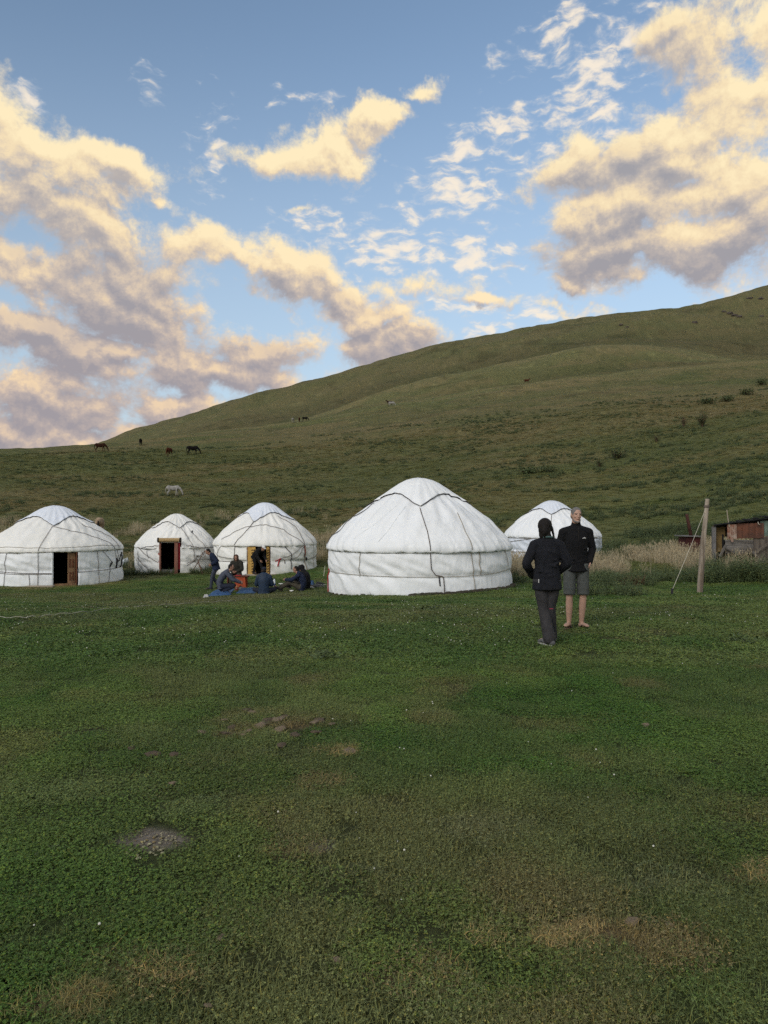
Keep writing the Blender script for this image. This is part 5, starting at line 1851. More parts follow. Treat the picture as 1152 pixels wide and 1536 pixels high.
def cloth_heap(name, label, cat, corners, mat, seed, h=.07, parts=26, thick=.012):
    """crumpled cloth over the grass; corners are photograph pixels"""
    P = [hit(*c) for c in corners]
    V, Fc = [], []
    n = parts
    for i in range(n + 1):
        for j in range(n + 1):
            s, t = i / n, j / n
            p_ = P[0].lerp(P[1], s).lerp(P[3].lerp(P[2], s), t)
            wx = (fbm(np.array([s * 3 + seed]), np.array([t * 3]), 3, seed)[0] - .5) * .35
            wy = (fbm(np.array([s * 3 + seed]), np.array([t * 3 + 9]), 3, seed)[0] - .5) * .35
            x, y = p_.x + wx * (P[1] - P[0]).length * .5, p_.y + wy * .4
            r = fbm(np.array([x * 5.0]), np.array([y * 3.5]), 3, seed + 3)[0]
            edge = min(s, 1 - s, t, 1 - t) * 6
            z = hz(x, y) + .018 + h * (1 - abs(2 * r - 1) * 1.6) * min(1, max(.15, edge))
            V.append((x, y, max(z, hz(x, y) + .012)))
    for i in range(n):
        for j in range(n):
            a = i * (n + 1) + j
            Fc.append((a, a + n + 1, a + n + 2, a + 1))
    c0 = V3(V[len(V) // 2])
    o = mesh_obj(name, [V3(v) - c0 for v in V], Fc, M[mat], None, True)
    o.location = c0
    md = o.modifiers.new('thick', 'SOLIDIFY'); md.thickness = thick
    return tag(o, label, cat)


cloth_heap('cloth', 'bright blue cloth spread under the squatting person', 'cloth', [(307, 896), (346, 893), (352, 884), (322, 887)], 'tarp', 3, .10)
cloth_heap('cloth', 'crumpled denim blue cloth left of the quilted navy jacket', 'cloth', [(353, 891), (384, 891), (387, 883.5), (362, 885)], 'denim', 8, .10)
cloth_heap('cloth', 'small heap of blue clothing right of the person in black hood', 'cloth', [(462, 881), (471, 881), (472, 875), (462, 875)], 'denim', 12, .16, 14)
cloth_heap('cloth', 'small white cloth at the left end of the blue cloth', 'cloth', [(305, 897.5), (313, 896.5), (313, 893), (307, 894)], 'white_cloth', 15, .07, 12)
cloth_heap('plastic_bag', 'pale plastic bag caught in weeds beside the leftmost tent', 'bag', [(182, 850), (192, 848), (194, 842), (184, 845)], 'bag', 19, .30, 14)


def shoe(u, v, rz, up, low, label, group, s=1.0, name='shoe'):
    q = hit(u, v)
    r = empty(name, q + V3((0, 0, .0)), rz, label, 'shoe', group)
    r.scale = (s,) * 3
    bm = bmesh.new()
    tube(bm, [(0, -.10, .055), (0, 0, .060), (0, .10, .045), (0, .17, .030)], [(.038, .040), (.042, .042), (.044, .030), (.034, .016)], side=(1, 0, 0), n=12)
    tube(bm, [(0, -.075, .06), (0, -.07, .105)], [(.034, .040), (.036, .044)], side=(1, 0, 0), n=12, sub=1, ck=.1)
    fused('upper', bm, M[up], r, .010, 2)
    bm = bmesh.new()
    tube(bm, [(0, -.13, .016), (0, .0, .014), (0, .10, .014), (0, .19, .018)], [(.036, .014), (.040, .013), (.047, .013), (.034, .012)], side=(1, 0, 0), n=12)
    bm_obj('sole', bm, M[low], r, True)
    return r


gs = 'shoes left on the grass by the largest tent'
shoe(463, 883.5, R(-60), 'white_cloth', 'shoe_dark', 'pale grey shoe lying nearest of the shoes by the largest tent', gs, 1.25)
shoe(470, 882, R(-75), 'shoe_grey', 'shoe_dark', 'grey shoe lying second of the shoes by the largest tent', gs, 1.2)
shoe(478.5, 881, R(-80), 'shoe_grey', 'white_cloth', 'grey white-soled shoe lying closest to the largest tent', gs, 1.25)
shoe(480, 877.5, R(-100), 'shoe_dark', 'white_cloth', 'black shoe lying farthest back by the largest tent', gs, 1.2)
g3 = 'shoes left before the tent with the yellow door'
for k, (u, v, a, up, lb) in enumerate([(407, 856, 20, 'navy', 'dark blue shoe nearest the right frame of the yellow doorway'), (411, 855.6, -10, 'navy', 'blue shoe second from the right frame of the yellow doorway'),
                                       (414.5, 857.2, 90, 'white_cloth', 'white shoe lying crosswise before the tent with the yellow door'), (419, 856, 40, 'shoe_dark', 'black shoe right of the crosswise white shoe'),
                                       (424, 855.5, -30, 'navy', 'dark shoe farthest right from the yellow doorway')]):
    shoe(u, v, R(a), up, 'sole', lb, g3, 1.1)
shoe(373.0, 856.3, R(10), 'shoe_dark', 'sole', 'dark boot standing just left of the yellow door panel', g3, 1.3)
shoe(376.5, 856.6, R(-5), 'shoe_grey', 'sole', 'grey boot standing against the foot of the yellow door panel', g3, 1.3)
g1 = 'dark shoes beside the doorstep of the leftmost tent'
for u, v, a, up, lb in ((114, 874.8, 30, 'shoe_dark', 'dark shoe closest to the doorstep board of the leftmost tent'), (119, 874.5, -40, 'shoe_grey', 'grey shoe second from the doorstep board of the leftmost tent'),
                        (137, 873.8, 80, 'shoe_dark', 'black shoe farther right along the leftmost tent'), (143, 873.8, 90, 'white_cloth', 'pale shoe farthest right along the leftmost tent'),
                        (72, 875.5, 60, 'white_cloth', 'pale slipper lying left of the doorstep board')):
    shoe(u, v, R(a), up, 'sole', lb, g1, 1.15)

# ------------------------------------------------------------------ leaning sticks, stakes, cords
def pole(name, label, cat, a, b, r0, r1, mat, group=None, n=10, wob=.0):
    a = V3(a); b = V3(b); bm = bmesh.new()
    pts = [a.lerp(b, t) - a + V3((random.uniform(-1, 1), random.uniform(-1, 1), 0)) * wob for t in (0, .25, .5, .75, 1)]
    tube(bm, pts, [r0 + (r1 - r0) * t for t in (0, .25, .5, .75, 1)], n=n, sub=2, ck=.1)
    o = bm_obj(name, bm, mat, None, True); o.location = a
    return tag(o, label, cat, group)


M['rope_line'] = material('rope_line', (.42, .41, .34), .9, .4, 3)
M['stick'] = material('stick_brown', (.14, .085, .06), .8, .4, 12, .4, 40)
q = hit(287, 852.5); yq = small.cy - small.R * .55
pole('stick', 'long brown stick leaning against the smallest tent', 'stick', ground_at(287, 36.2), at(307, 826, 37.3), .022, .016, M['stick'], 'sticks leaning by the smallest tent')
pole('stick', 'short brown stick hanging from the top of the longer stick', 'stick', at(306.6, 827, 37.2), at(309, 836, 36.9), .016, .014, M['stick'], 'sticks leaning by the smallest tent')
pole('stick', 'thick rusty stick lying in weeds at the smallest tent', 'stick', ground_at(304, 36.0), at(297, 841, 36.6), .035, .028, M['stick'], 'sticks leaning by the smallest tent')
pole('stake', 'thin pale stake standing between the yellow door tent and the largest tent', 'stake', hit(485.5, 864.5), at(487.5, 849, hit(485.5, 864.5).y + .1), .012, .010, M['rope_pale'])
for k, (u, v, h, lb) in enumerate(((431, 856, .28, 'low rusty stake left of the head of the khaki trousered person'), (441.5, 856, .42, 'rusty stake just behind the head of the khaki trousered person'), (462, 850, .55, 'dark stake at the right foot of the yellow door tent'))):
    q = hit(u, v)
    pole('stake', lb, 'stake', q - V3((0, 0, .05)), q + V3((.02, 0, h)), .022, .018, M['stick'], 'stakes by the tent with the yellow door')
# long white cord lying over the meadow
cp = [(-30, 928.5), (0, 928.5), (35, 928.8), (60, 927), (90, 923.5), (128, 920.5), (170, 914.5), (208, 912), (250, 909), (290, 906.5), (322, 904), (350, 901.5)]
pts = []
for (a, b), (c, d) in zip(cp, cp[1:]):
    for t in np.linspace(0, 1, 9, endpoint=False):
        h_ = hit(a + (c - a) * t, b + (d - b) * t); pts.append(h_ + V3((0, 0, .028 + .012 * math.sin(len(pts) * .9) + .010 * random.random())))
pts.append(hit(*cp[-1]))
o0 = pts[len(pts) // 2].copy(); bm = bmesh.new(); tube(bm, [q - o0 for q in pts], [.0055] * len(pts), n=5, sub=1)
o = bm_obj('cord', bm, M['rope_line'], None, True); o.location = o0
tag(o, 'long white cord lying across the meadow in front of the leftmost tents', 'cord')

# ------------------------------------------------------------------ the leaning post with its stay
M['post'] = material('post_weathered', (.40, .34, .275), .85, .5, 9, .9, 40, stretch=(1, 1, .08), col2=(.13, .10, .075))
pb = hit(1048.5, 889.5)
top = at(1061, 748.5, pb.y + .05)
post = empty('post', pb, 0, 'weathered leaning wooden post held by a thin wire stay', 'post')
bm = bmesh.new(); v = top - pb
tube(bm, [V3((0, 0, -.3)) - v * .0, v * .25 + V3((.006, 0, 0)), v * .5 - V3((.008, 0, 0)), v * .75, v], [.076, .072, .066, .060, .054], n=16, sub=4, ck=.06)
for w_ in bm.verts:
    k = fbm(np.array([math.atan2(w_.co.y, w_.co.x - v.x * w_.co.z / v.z) * 2.2]), np.array([w_.co.z * .8]), 3, 77)[0]
    w_.co += V3((w_.co.x - v.x * w_.co.z / v.z, w_.co.y, 0)) * (k - .5) * .35
bm_obj('trunk', bm, M['post'], post, True)
pg = hit(1007, 892.5)
a = v * .92; b = pg - pb + V3((.02, 0, .13))
bm = bmesh.new(); tube(bm, [a, a.lerp(b, .33) - V3((0, 0, .02)), a.lerp(b, .66) - V3((0, 0, .02)), b], [.0055] * 4, n=6); bm_obj('stay', bm, M['rope_pale'], post, True)
bm = bmesh.new(); tube(bm, [v * .92 + V3((0, 0, .03)), v * .92 - V3((0, 0, .03))], [.068, .068], n=14, sub=1, ck=.1); bm_obj('loop', bm, M['rope'], post, True)
bm = bmesh.new(); tube(bm, [(0, 0, -.12), (.02, 0, .16)], [.030, .034], n=8, sub=1, ck=.2)
o = bm_obj('peg', bm, M['shoe_dark'], None, True); o.location = pg; tag(o, 'dark peg driven into the grass at the foot of the wire stay', 'peg')

# ------------------------------------------------------------------ shed and the small red hut
M['rust'] = material('rusted_sheet', (.15, .060, .035), .8, .4, 3.2, .4, 20, col2=(.075, .040, .030), detail=8)
M['rust_pale'] = material('rust_streaked_sheet', (.38, .30, .25), .8, .4, 4, .4, 20, col2=(.20, .075, .04), detail=8)
M['green_sheet'] = material('green_sheet', (.16, .22, .18), .6, .3, 3, .2, 20, detail=8)
M['old_plank'] = material('old_grey_plank', (.20, .185, .17), .9, .5, 6, .6, 40, stretch=(.15, 1, 1), col2=(.10, .09, .08))
M['old_plank_v'] = material('old_upright_plank', (.17, .145, .12), .9, .5, 6, .6, 40, stretch=(1, 1, .15), col2=(.085, .07, .06))
M['ply'] = material('ochre_board', (.17, .115, .045), .85, .4, 4, .3, 30)
M['tar'] = material('tar_paper', (.020, .021, .023), .85, .4, 5, .5, 20)
M['hut_red'] = material('hut_red_boards', (.075, .022, .020), .85, .4, 6, .4, 30)
M['pipe'] = material('pipe_rust', (.07, .028, .021), .8, .4, 6, .4, 30)
YS = 27.5
S0 = at(1070, 822, YS)                       # front left foot of the visible wall
gz = hz(S0.x, S0.y)
px = YS / F
shed = empty('shed', (S0.x, S0.y, gz), R(-3), 'low patchwork shed of grey planks, rusty sheet and green sheet', 'shed')
zt = lambda vv: EYE + (HV - vv) * px - gz
X = lambda uu: (uu - 1070) * px
bm = bmesh.new(); box(bm, (X(1071.5), .05, (zt(790) - .15) / 2), (.12, .12, zt(790) + .15), jitter=.006); bm_obj('post', bm, M['grey_board'], shed)
bm = bmesh.new(); box(bm, (X(1192), .05, (zt(790)) / 2), (.12, .12, zt(786)), jitter=.006); bm_obj('post', bm, M['grey_board'], shed)
bm = bmesh.new(); box(bm, (X(1082), .25, zt(797)), (X(1091) - X(1073), .03, .42)); bm_obj('board', bm, M['ply'], shed)
bm = bmesh.new(); box(bm, (X(1080), .22, zt(816)), (X(1086) - X(1074.5), .03, .60)); bm_obj('board', bm, M['ply'], shed)
bm = bmesh.new(); box(bm, (X(1087), .20, zt(815)), (.05, .05, .66)); bm_obj('post', bm, M['tar'], shed)
def sheet(name, u0, u1, v0, v1, mat, y, seed, dl=0.0):
    n = 14; V, Fc = [], []
    for i in range(n + 1):
        for j in range(5):
            s, t = i / n, j / 4
            x = X(u0 + (u1 - u0) * s); z = zt(v0 + (v1 - v0) * t + dl * s)
            V.append((x, y - .012 * math.cos(i * 2.2) - .05 * (fbm(np.array([s * 4.]), np.array([t * 2.]), 2, seed)[0] - .5), z + .015 * math.sin(i * 3 + seed) * (j in (0, 4))))
    for i in range(n):
        for j in range(4):
            a_ = i * 5 + j; Fc.append((a_, a_ + 1, a_ + 6, a_ + 5))
    o_ = mesh_obj(name, V, Fc, M[mat], shed); md = o_.modifiers.new('thick', 'SOLIDIFY'); md.thickness = .006
    return o_
sheet('metal_sheet', 1089.5, 1103, 786.5, 808.5, 'rust_pale', -.050, 1)
sheet('metal_sheet', 1102, 1143.5, 785.5, 808.0, 'rust', -.020, 2, -1.2)
sheet('metal_sheet', 1139, 1162, 781.5, 804.5, 'green_sheet', .03, 3, -1.5)
sheet('metal_sheet', 1161, 1192, 779, 803, 'rust', .0, 4, -1.5)
for k in range(7):                            # horizontal grey planks
    vv = 811 + k * 3.0
    bm = bmesh.new(); box(bm, (X((1087.5 + 1128.5) / 2 + random.uniform(-.6, .6)), .02 + random.uniform(-.012, .012), zt(vv)), ((1128.5 - 1087.5) * px, .025, .068), Matrix.Rotation(random.uniform(-.012, .012), 3, 'Y'), jitter=.005)
    bm_obj('plank', bm, M['old_plank'], shed)
for k, uu in enumerate(np.arange(1131.5, 1192, 4.6)):   # upright planks
    t0 = zt(807 - (uu - 1129) * .14 + random.uniform(-1, 1))
    bm = bmesh.new(); box(bm, (X(uu), .03 + random.uniform(-.01, .01), (t0 - .2) / 2), (.105, .025, t0 + .2), Matrix.Rotation(random.uniform(-.02, .02), 3, 'Y'), jitter=.005)
    bm_obj('plank', bm, M['old_plank_v'], shed)
for (u0, v0, u1, v1, d0, nm) in ((1068, 788.5, 1104, 783.5, .0, 'roof'), (1103, 784.0, 1150, 777.5, .0, 'roof'), (1149, 777.5, 1196, 772, .0, 'roof')):
    V = []
    for (uu, vv) in ((u0, v0), (u1, v1)):
        for yy in (-.12, 1.9):
            for dz in (0, .045):
                V.append((X(uu) + (.52 * yy if yy > 0 else 0), yy, zt(vv) + dz - (.50 if yy > 0 else 0)))
    mesh_obj(nm, V, [(0, 1, 3, 2), (4, 6, 7, 5), (0, 4, 5, 1), (2, 3, 7, 6), (1, 5, 7, 3), (0, 2, 6, 4)], M['tar'], shed)
for (uu, vv, s_) in ((1097, 785, .16), (1118, 781, .20), (1131, 779.3, .14), (1146, 776.6, .24), (1107, 783, .12)):
    bm = bmesh.new(); ellipsoid(bm, (X(uu), -.03, zt(vv) + .04), (s_, .10, .035), None, 10)
    for w_ in bm.verts: w_.co += V3((random.uniform(-1, 1), random.uniform(-1, 1), random.uniform(-1, 1))) * .012
    bm_obj('roof_rag', bm, M['tar'], shed)
bm = bmesh.new(); tube(bm, [(X(1088.8), -.07, zt(765.5)), (X(1090.3), -.06, zt(777)), (X(1092.3), -.06, zt(790))], [.016, .02, .022], n=8); bm_obj('stick', bm, M['board'], shed, True)
bm = bmesh.new(); tube(bm, [(X(1134), -.07, zt(783)), (X(1134.5), -.10, zt(786)), (X(1137), -.07, zt(787))], [.012] * 3, n=6); bm_obj('hook', bm, M['rope_pale'], shed, True)
for (uu, vv, ln, an, mt_) in ((1096, 826, .55, .5, 'old_plank'), (1112, 828, .7, -.35, 'old_plank_v'), (1124, 826, .5, .9, 'old_plank'), (1138, 822, .6, -.6, 'old_plank_v'), (1093, 806, .35, 1.2, 'rust_pale'), (1081, 826, .5, -1.1, 'old_plank')):
    bm = bmesh.new(); box(bm, (0, 0, 0), (ln, .03, .085), jitter=.008); o_ = bm_obj('loose_board', bm, M[mt_], shed); o_.location = (X(uu), -.14 - .03 * random.random(), zt(vv)); o_.rotation_euler = (.12, an, 0)
for x0_ in (X(1071.5), X(1192)):   # side walls run back askew
    mesh_obj('side_wall', [(x0_, .08, -.2), (x0_ + .9, 1.8, -.2), (x0_ + .9, 1.8, zt(800) - .35), (x0_, .08, zt(792) - .05), (x0_ + .03, .08, -.2), (x0_ + .93, 1.8, -.2), (x0_ + .93, 1.8, zt(800) - .35), (x0_ + .03, .08, zt(792) - .05)],
             [(0, 1, 2, 3), (7, 6, 5, 4), (0, 4, 5, 1), (3, 2, 6, 7), (0, 3, 7, 4), (1, 5, 6, 2)], M['tar'], shed)
bm = bmesh.new(); box(bm, (X(1131) + .92, 1.82, .35), (X(1192) - X(1071), .03, 1.2)); bm_obj('back_wall', bm, M['tar'], shed)

YH = 31.0
H0 = at(1041, 812, YH); gz = hz(H0.x, YH); pxh = YH / F
hut = empty('hut', (H0.x, YH, gz), 0, 'small dark red board hut with a flat top and a leaning rusty pipe', 'hut')
zt2 = lambda vv: EYE + (HV - vv) * pxh - gz
w_ = 20 * pxh
for k in range(6):
    vv = 807.5 + k * 3.6
    bm = bmesh.new(); box(bm, (0, 0, zt2(vv)), (w_, .03, 3.4 * pxh), bevel=.004, jitter=.004); bm_obj('board', bm, M['hut_red'], hut)
bm = bmesh.new(); box(bm, (0, .5, zt2(817)), (w_ * .98, .9, zt2(806) - zt2(828))); bm_obj('hut_body', bm, M['hut_red'], hut)
bm = bmesh.new(); box(bm, (-.04, .45, zt2(804.3)), (w_ + .2, 1.15, .045), Matrix.Rotation(.01, 3, 'Y'), bevel=.005); bm_obj('roof', bm, M['grey_board'], hut)
bm = bmesh.new(); tube(bm, [((1039.5 - 1041) * pxh, .2, zt2(805)), ((1031.5 - 1041) * pxh, .1, zt2(771.5))], [.075, .062], n=14, sub=1, ck=.05); bm_obj('pipe', bm, M['pipe'], hut, True)

# ------------------------------------------------------------------ horses
COATS = {
    'bay': ((.045, .018, .010), (.022, .010, .007), .05), 'black': ((.012, .010, .010), (.008, .007, .007), .05), 'chestnut': ((.085, .028, .014), (.05, .017, .010), .05),
    'white': ((.38, .37, .35), (.22, .21, .20), .05), 'dun': ((.36, .28, .20), (.26, .19, .13), .05), 'pinto': ((.45, .43, .40), (.05, .035, .028), .05), 'brown': ((.035, .018, .012), (.018, .010, .008), .05),
}
for k, (a, b, c) in COATS.items():
    M['coat_' + k] = material('coat_' + k, a, .9, .3, 1.6 if k == 'pinto' else 3.0, .2, 20, col2=b, spec=.08)
M['mane_dark'] = material('mane_dark', (.010, .008, .008), .9, .3)
M['mane_pale'] = material('mane_pale', (.30, .29, .27), .9, .3)
M['hoof'] = material('hoof', (.03, .025, .02), .7, .3)


def horse(label, loc, rz, coat, graze=True, mane='mane_dark', scale=1.0, turn=0.0, vox=.03):
    root = empty('horse', loc, rz, label, 'horse', 'horses grazing on the hillside')
    root.scale = (scale,) * 3
    bm = bmesh.new()
    tube(bm, [(-.80, 0, 1.14), (-.62, 0, 1.17), (-.30, 0, 1.10), (.05, 0, 1.06), (.38, 0, 1.12), (.62, 0, 1.15)],
         [(.16, .20), (.26, .29), (.27, .30), (.28, .33), (.24, .32), (.15, .23)], side=(0, 1, 0), n=16)
    ellipsoid(bm, (.36, 0, 1.30), (.22, .10, .14))
    if graze:
        nk = [(.55, 0, 1.24), (.86, turn * .2, 1.02), (1.10, turn * .5, .72)]
        hd = [(1.12, turn * .5, .66), (1.20, turn * .56, .44), (1.25, turn * .6, .22)]
    else:
        nk = [(.55, 0, 1.26), (.80, turn * .2, 1.45), (1.0, turn * .5, 1.68)]
        hd = [(.99, turn * .5, 1.70), (1.17, turn * .56, 1.56), (1.36, turn * .6, 1.38)]
    tube(bm, nk, [(.13, .23), (.10, .17), (.075, .12)], side=(0, 1, 0), n=12)
    tube(bm, hd, [(.085, .115), (.065, .085), (.045, .055)], side=(0, 1, 0), n=12)
    for sy_ in (-1, 1):
        h0 = V3(hd[0]) + V3((-.04, sy_ * .06, .06))
        tube(bm, [h0, h0 + V3((-.05 if graze else .0, sy_ * .02, .10))], [.026, .010], n=6, sub=1)
        f = .10 * sy_ * (1 if graze else .2)
        tube(bm, [(.46, sy_ * .15, 1.02), (.46 + f * .4, sy_ * .15, .80), (.47 + f * .7, sy_ * .14, .50), (.46 + f, sy_ * .14, .26), (.47 + f * 1.1, sy_ * .14, .08)], [(.10, .13), (.075, .09), (.050, .055), (.036, .040), (.045, .050)], side=(0, 1, 0), n=10)
        b = -.09 * sy_
        tube(bm, [(-.62, sy_ * .15, 1.08), (-.52 + b * .5, sy_ * .17, .82), (-.66 + b, sy_ * .15, .56), (-.78 + b, sy_ * .14, .48), (-.74 + b, sy_ * .14, .24), (-.72 + b, sy_ * .14, .08)], [(.13, .20), (.10, .15), (.055, .075), (.045, .055), (.036, .042), (.045, .050)], side=(0, 1, 0), n=10)
    fused('body', bm, M['coat_' + coat], root, vox, 3)
    for sy_ in (-1, 1):
        for xx in (.48 + .10 * sy_ * (1.1 if graze else .2), -.72 - .09 * sy_):
            bm = bmesh.new(); lathe(bm, [(.062, 0), (.050, .085)], 10, (xx, sy_ * .14, 0)); bm_obj('hoof', bm, M['hoof'], root, True)
    bm = bmesh.new(); tube(bm, [(-.88, 0, 1.24), (-.98, 0, 1.05), (-1.0, .01, .75), (-.97, .02, .45)], [.045, .06, .065, .02], n=8); fused('tail', bm, M[mane], root, .025, 1)
    bm = bmesh.new()
    up = V3((-.10, 0, .10)) if graze else V3((-.12, 0, .06))
    tube(bm, [V3(nk[0]) + V3((0, 0, .22)), V3(nk[1]) + up * 1.5, V3(nk[2]) + up * .9, V3(hd[0]) + V3((.03, 0, .06))], [(.03, .07), (.035, .07), (.03, .06), (.02, .03)], side=(0, 1, 0), n=8); fused('mane', bm, M[mane], root, .02, 1)
    return root


def horse_at(u, v, rz, coat, label, px_h=None, **kw):
    q = hit(u, v)
    return horse(label, q + V3((0, 0, -.03)), R(rz), coat, **kw)


horse_at(150.5, 677.5, 2, 'bay', 'dark bay horse grazing farthest left on the near ridge', scale=1.2)
horse_at(211, 668.5, 100, 'black', 'black horse seen from behind on the ridge line', scale=1.2)
horse_at(253.5, 685, -96, 'chestnut', 'reddish chestnut horse facing downhill, head to the grass', scale=1.2)
horse_at(289, 682, 8, 'black', 'black brown horse grazing right of the reddish one', turn=.2, scale=1.2)
horse_at(260, 744, 4, 'white', 'white horse grazing on the slope above the smallest tent', mane='mane_pale', vox=.022, scale=.92)
horse_at(439.5, 634, 80, 'white', 'small white horse beside two dark ones far up the slope', mane='mane_pale', vox=.04)
horse_at(449, 633, 95, 'chestnut', 'small brown horse between the white and the dark one', vox=.04)
horse_at(457.5, 632, 5, 'black', 'small dark horse grazing right of the brown one far up', vox=.04)
horse_at(584, 608, 176, 'brown', 'dark horse standing behind a pale one far up the slope', graze=False, vox=.05)
horse_at(587.5, 609, 4, 'white', 'pale horse standing in front of a dark one far up the slope', mane='mane_pale', vox=.05)
horse_at(790.5, 575, 5, 'chestnut', 'reddish brown horse alone high on the middle of the slope', graze=False, vox=.05)
q = hit(150, 826)
horse('pale dun horse partly hidden behind the leftmost tent, rump to the camera', ground_at(150.5, 57.0) + V3((0, 0, -.03)), R(102), 'dun', mane='mane_dark', vox=.02)

# ------------------------------------------------------------------ stones
M['stone_tan'] = material('stone_tan', (.24, .185, .13), .9, .35, 30, .5, 80)
M['stone_brown'] = material('stone_brown', (.125, .095, .065), .9, .35, 30, .5, 80)
M['rock'] = material('rock_grey', (.11, .095, .082), .9, .4, 1.5, .8, 6)


def stone_mesh(seed, flat=.35):
    bm = bmesh.new(); bmesh.ops.create_icosphere(bm, subdivisions=2, radius=1)
    rnd = random.Random(seed); ph = rnd.uniform(0, 50)
    for v_ in bm.verts:
        n_ = fbm(np.array([v_.co.x * 1.4 + ph]), np.array([v_.co.y * 1.4 + v_.co.z]), 3, seed)[0]
        v_.co = v_.co * (.45 + 1.1 * n_); v_.co.z *= flat; v_.co.x += .2 * math.sin(v_.co.y * 3 + ph)
    me = bpy.data.meshes.new('stone'); bm.to_mesh(me); bm.free()
    return me


SM = [stone_mesh(k) for k in range(5)]
SM_B = [m_.copy() for m_ in SM]
for m_ in SM: m_.materials.append(M['stone_tan'])
for m_ in SM_B: m_.materials.append(M['stone_brown'])
stones = [
    (304, 1100.5, 12, 't', 'round tan stone lying alone left of the scattered stones'), (340, 1103, 14, 'b', 'dark flat stone between the lone round stone and the rest'),
    (364.5, 1105, 9, 't', 'small tan stone just below the middle cluster'), (371, 1100, 11, 't', 'pale tan stone at the lower left of the middle cluster'),
    (348, 1094, 10, 'b', 'brown stone above the dark flat stone'), (337, 1082, 9, 't', 'small tan stone at the upper left of the scatter'),
    (370, 1067.5, 11, 'b', 'brown stone at the top of the scatter'), (380, 1071, 11, 't', 'tan stone right below the topmost brown stone'),
    (392, 1090.5, 15, 't', 'broad tan stone in the middle of the cluster'), (402, 1084, 13, 'b', 'brown slab in the middle of the cluster'),
    (411, 1082, 12, 't', 'thin tan slab right of the brown slab'), (419.5, 1080.5, 12, 't', 'thin pale slab at the upper right of the cluster'),
    (428, 1077, 10, 'b', 'small brown stone at the upper right end of the cluster'), (421.5, 1096, 13, 't', 'bright tan stone at the lower right of the cluster'),
    (443, 1104.5, 13, 'b', 'dull brown stone right of the bright tan stone'), (474, 1100.5, 13, 'b', 'dull brown stone farther right in the scatter'),
    (471, 1086, 12, 't', 'tan stone right of the cluster at the earth patch'), (480, 1083.5, 14, 'b', 'dark brown stone touching the earth patch on the right'),
    (498.5, 1088.5, 9, 't', 'small bright stone at the right end of the scatter'), (423, 1120, 11, 'b', 'thin brown stone below the cluster'),
    (523, 1129, 15, 't', 'pale flat stone farther down to the right'), (229, 1134, 15, 'b', 'brown flat stone at the lower left, left of a similar one'),
    (263, 1135.5, 15, 'b', 'brown flat stone at the lower left, right of a similar one'), (261, 1177.5, 10, 't', 'tan stone alone above the bare grey patch'),
    (198, 1125, 8, 'b', 'small dark stone at the left end of all the stones'), (505, 1443, 9, 't', 'pale stone low in the middle of the lawn'),
    (945, 1386, 16, 't', 'pale stone beside the large dry patch at the lower right'), (1003, 1390, 9, 't', 'small pale stone right of the large dry patch'),
    (968, 1090, 10, 't', 'tan stone alone in the right half of the lawn'), (333, 1410, 11, 't', 'tan stone in the brown patch at lower left'), (313, 1512, 9, 't', 'small pale stone near the bottom edge'),
]
for k, (u, v, wpx, c_, lb) in enumerate(stones):
    q = hit(u, v); s_ = wpx / F * q.y * .5
    o = bpy.data.objects.new('stone', (SM if c_ == 't' else SM_B)[k % 5]); link(o)
    o.location = (q.x, q.y, q.z + .016 + s_ * .02); o.scale = (s_ * 1.25, s_ * 1.6, s_ * 1.25); o.rotation_euler = (random.uniform(-.25, .25), random.uniform(-.2, .2), random.uniform(-.5, .5))
    tag(o, lb, 'stone', 'flat stones scattered in the lawn')

# rocks near the top of the hill
RM = [stone_mesh(20 + k, .8) for k in range(4)]
for m_ in RM: m_.materials.append(M['rock'])
rocks = [(1095, 470, 10, 'left rock of the outcrop near the hilltop'), (1102.5, 473.5, 11, 'largest rock of the outcrop near the hilltop'), (1110, 475, 8, 'right rock of the outcrop near the hilltop'), (1087, 467.5, 7, 'small rock at the upper left of the hilltop outcrop'),
         (1043, 483.5, 8, 'single rock left of the hilltop outcrop'), (1126, 447, 8, 'pale rock left of its neighbour close under the hill crest'), (1143, 447.5, 8, 'pale rock at the right edge close under the hill crest'),
         (1143, 474, 6, 'low rock at the right edge beside the outcrop'), (932, 487, 6, 'small rock on the gully rim left of the outcrop'), (941, 490.5, 6, 'second small rock on the gully rim')]
for k, (u, v, wpx, lb) in enumerate(rocks):
    q = hit(u, v); s_ = wpx / F * q.y * .5
    o = bpy.data.objects.new('rock', RM[k % 4]); link(o)
    o.location = q; o.scale = (s_, s_, s_ * .75); o.rotation_euler = (0, 0, k * 1.3)
    tag(o, lb, 'rock', 'rocks on the upper hill')

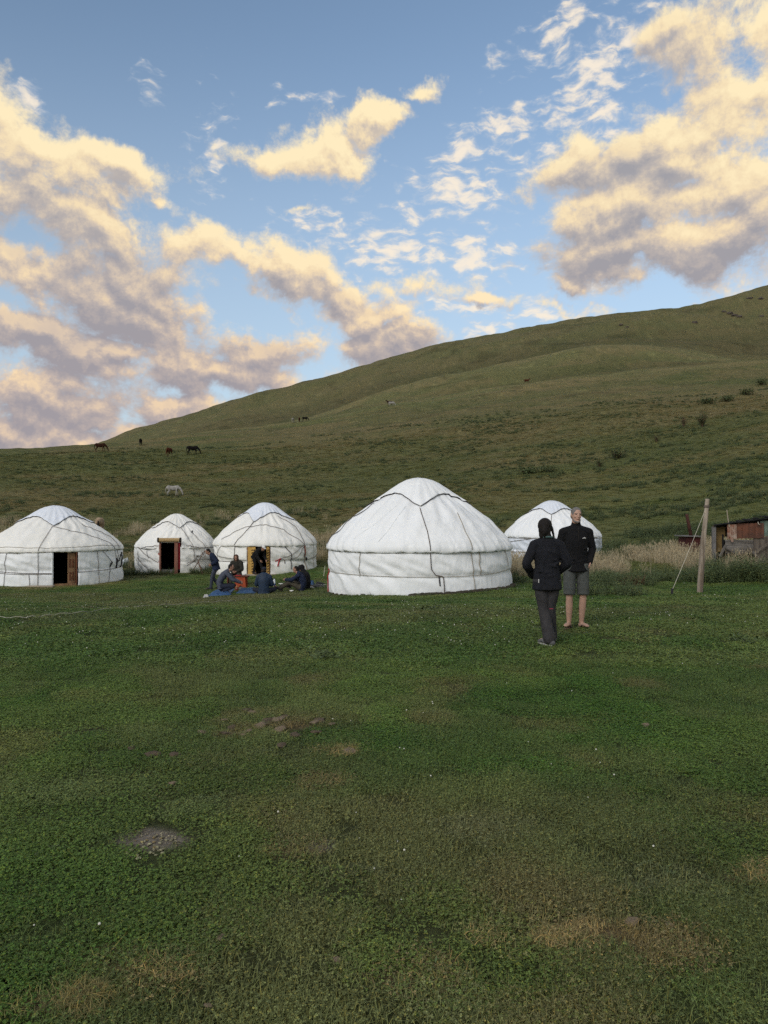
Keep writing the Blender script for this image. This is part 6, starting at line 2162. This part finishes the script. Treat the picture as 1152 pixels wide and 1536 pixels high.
# ------------------------------------------------------------------ bushes on the slope
def bush(label, u, v, w, h, seed, mat='weed_dark', n=26, open_=False):
    q = hit(u, v)
    root = empty('bush', q, 0, label, 'bush', 'bushes on the hillside')
    rnd = random.Random(seed); bm = bmesh.new(); V, Fc = [], []
    for _ in range(n):
        a = rnd.uniform(0, 2 * PI); sp = rnd.uniform(.1, 1) * w * .5
        e_ = V3((math.cos(a) * sp, math.sin(a) * sp, h * rnd.uniform(.5, 1) * (1 - .35 * sp / w)))
        m_ = V3((e_.x * .35, e_.y * .35, e_.z * .5))
        tube(bm, [(0, 0, -.05), m_, e_], [.03 * h, .018 * h, .006 * h], n=5, sub=2)
        for k in range(26 if open_ else 60):
            t = rnd.uniform(.25, 1)
            c = V3((0, 0, 0)).lerp(m_, t * 2) if t < .5 else m_.lerp(e_, t * 2 - 1)
            c = c + V3((rnd.gauss(0, 1), rnd.gauss(0, 1), rnd.gauss(0, .7))) * (.10 if open_ else .085) * w
            d = V3((rnd.uniform(-1, 1), rnd.uniform(-1, 1), rnd.uniform(-.3, .9))).normalized()
            leaf_quad(V, Fc, c, d, V3((rnd.uniform(-1, 1), rnd.uniform(-1, 1), 1)).normalized(), .085 * w * rnd.uniform(.4, 1), .04 * w)
    bm_obj('branches', bm, M['stick'], root, True)
    mesh_obj('foliage', V, Fc, M[mat], root)
    return root


bush('dark green bush standing out on the right hand slope', 1054, 640, 2.1, 2.4, 1)
bush('thin twiggy bush just left of the dark green bush', 1026, 640, 1.6, 2.0, 2, n=18, open_=True)
bush('low twiggy bush at the lower left of the dark green bush', 985, 663, 1.5, 1.2, 3, n=16, open_=True)
bush('broad low bush cluster in the middle of the slope', 925, 688, 3.2, 1.3, 4, n=22, open_=True)
bush('low bush right below the broad cluster', 900, 700, 1.8, .9, 5, n=18, open_=True)
bush('flat dark bush on the slope above the right hand tent', 795, 710, 3.6, .6, 6, n=24, open_=True)
bush('flat dark bush right of the one above the right hand tent', 822, 708, 3.0, .6, 7, n=18, open_=True)
bush('low bush highest on the right of the near slope', 1092, 602, 4.2, 1.2, 8, n=20, open_=True)
bush('low bush second highest on the right of the near slope', 1120, 592, 4.5, 1.3, 9, n=20, open_=True)
bush('low bush at the right edge of the near slope', 1143, 577, 4.5, 1.4, 10, n=20, open_=True)
bush('low bush left of the two highest on the near slope', 1060, 606, 5.0, 1.1, 11, n=20, open_=True)

grow_everything()
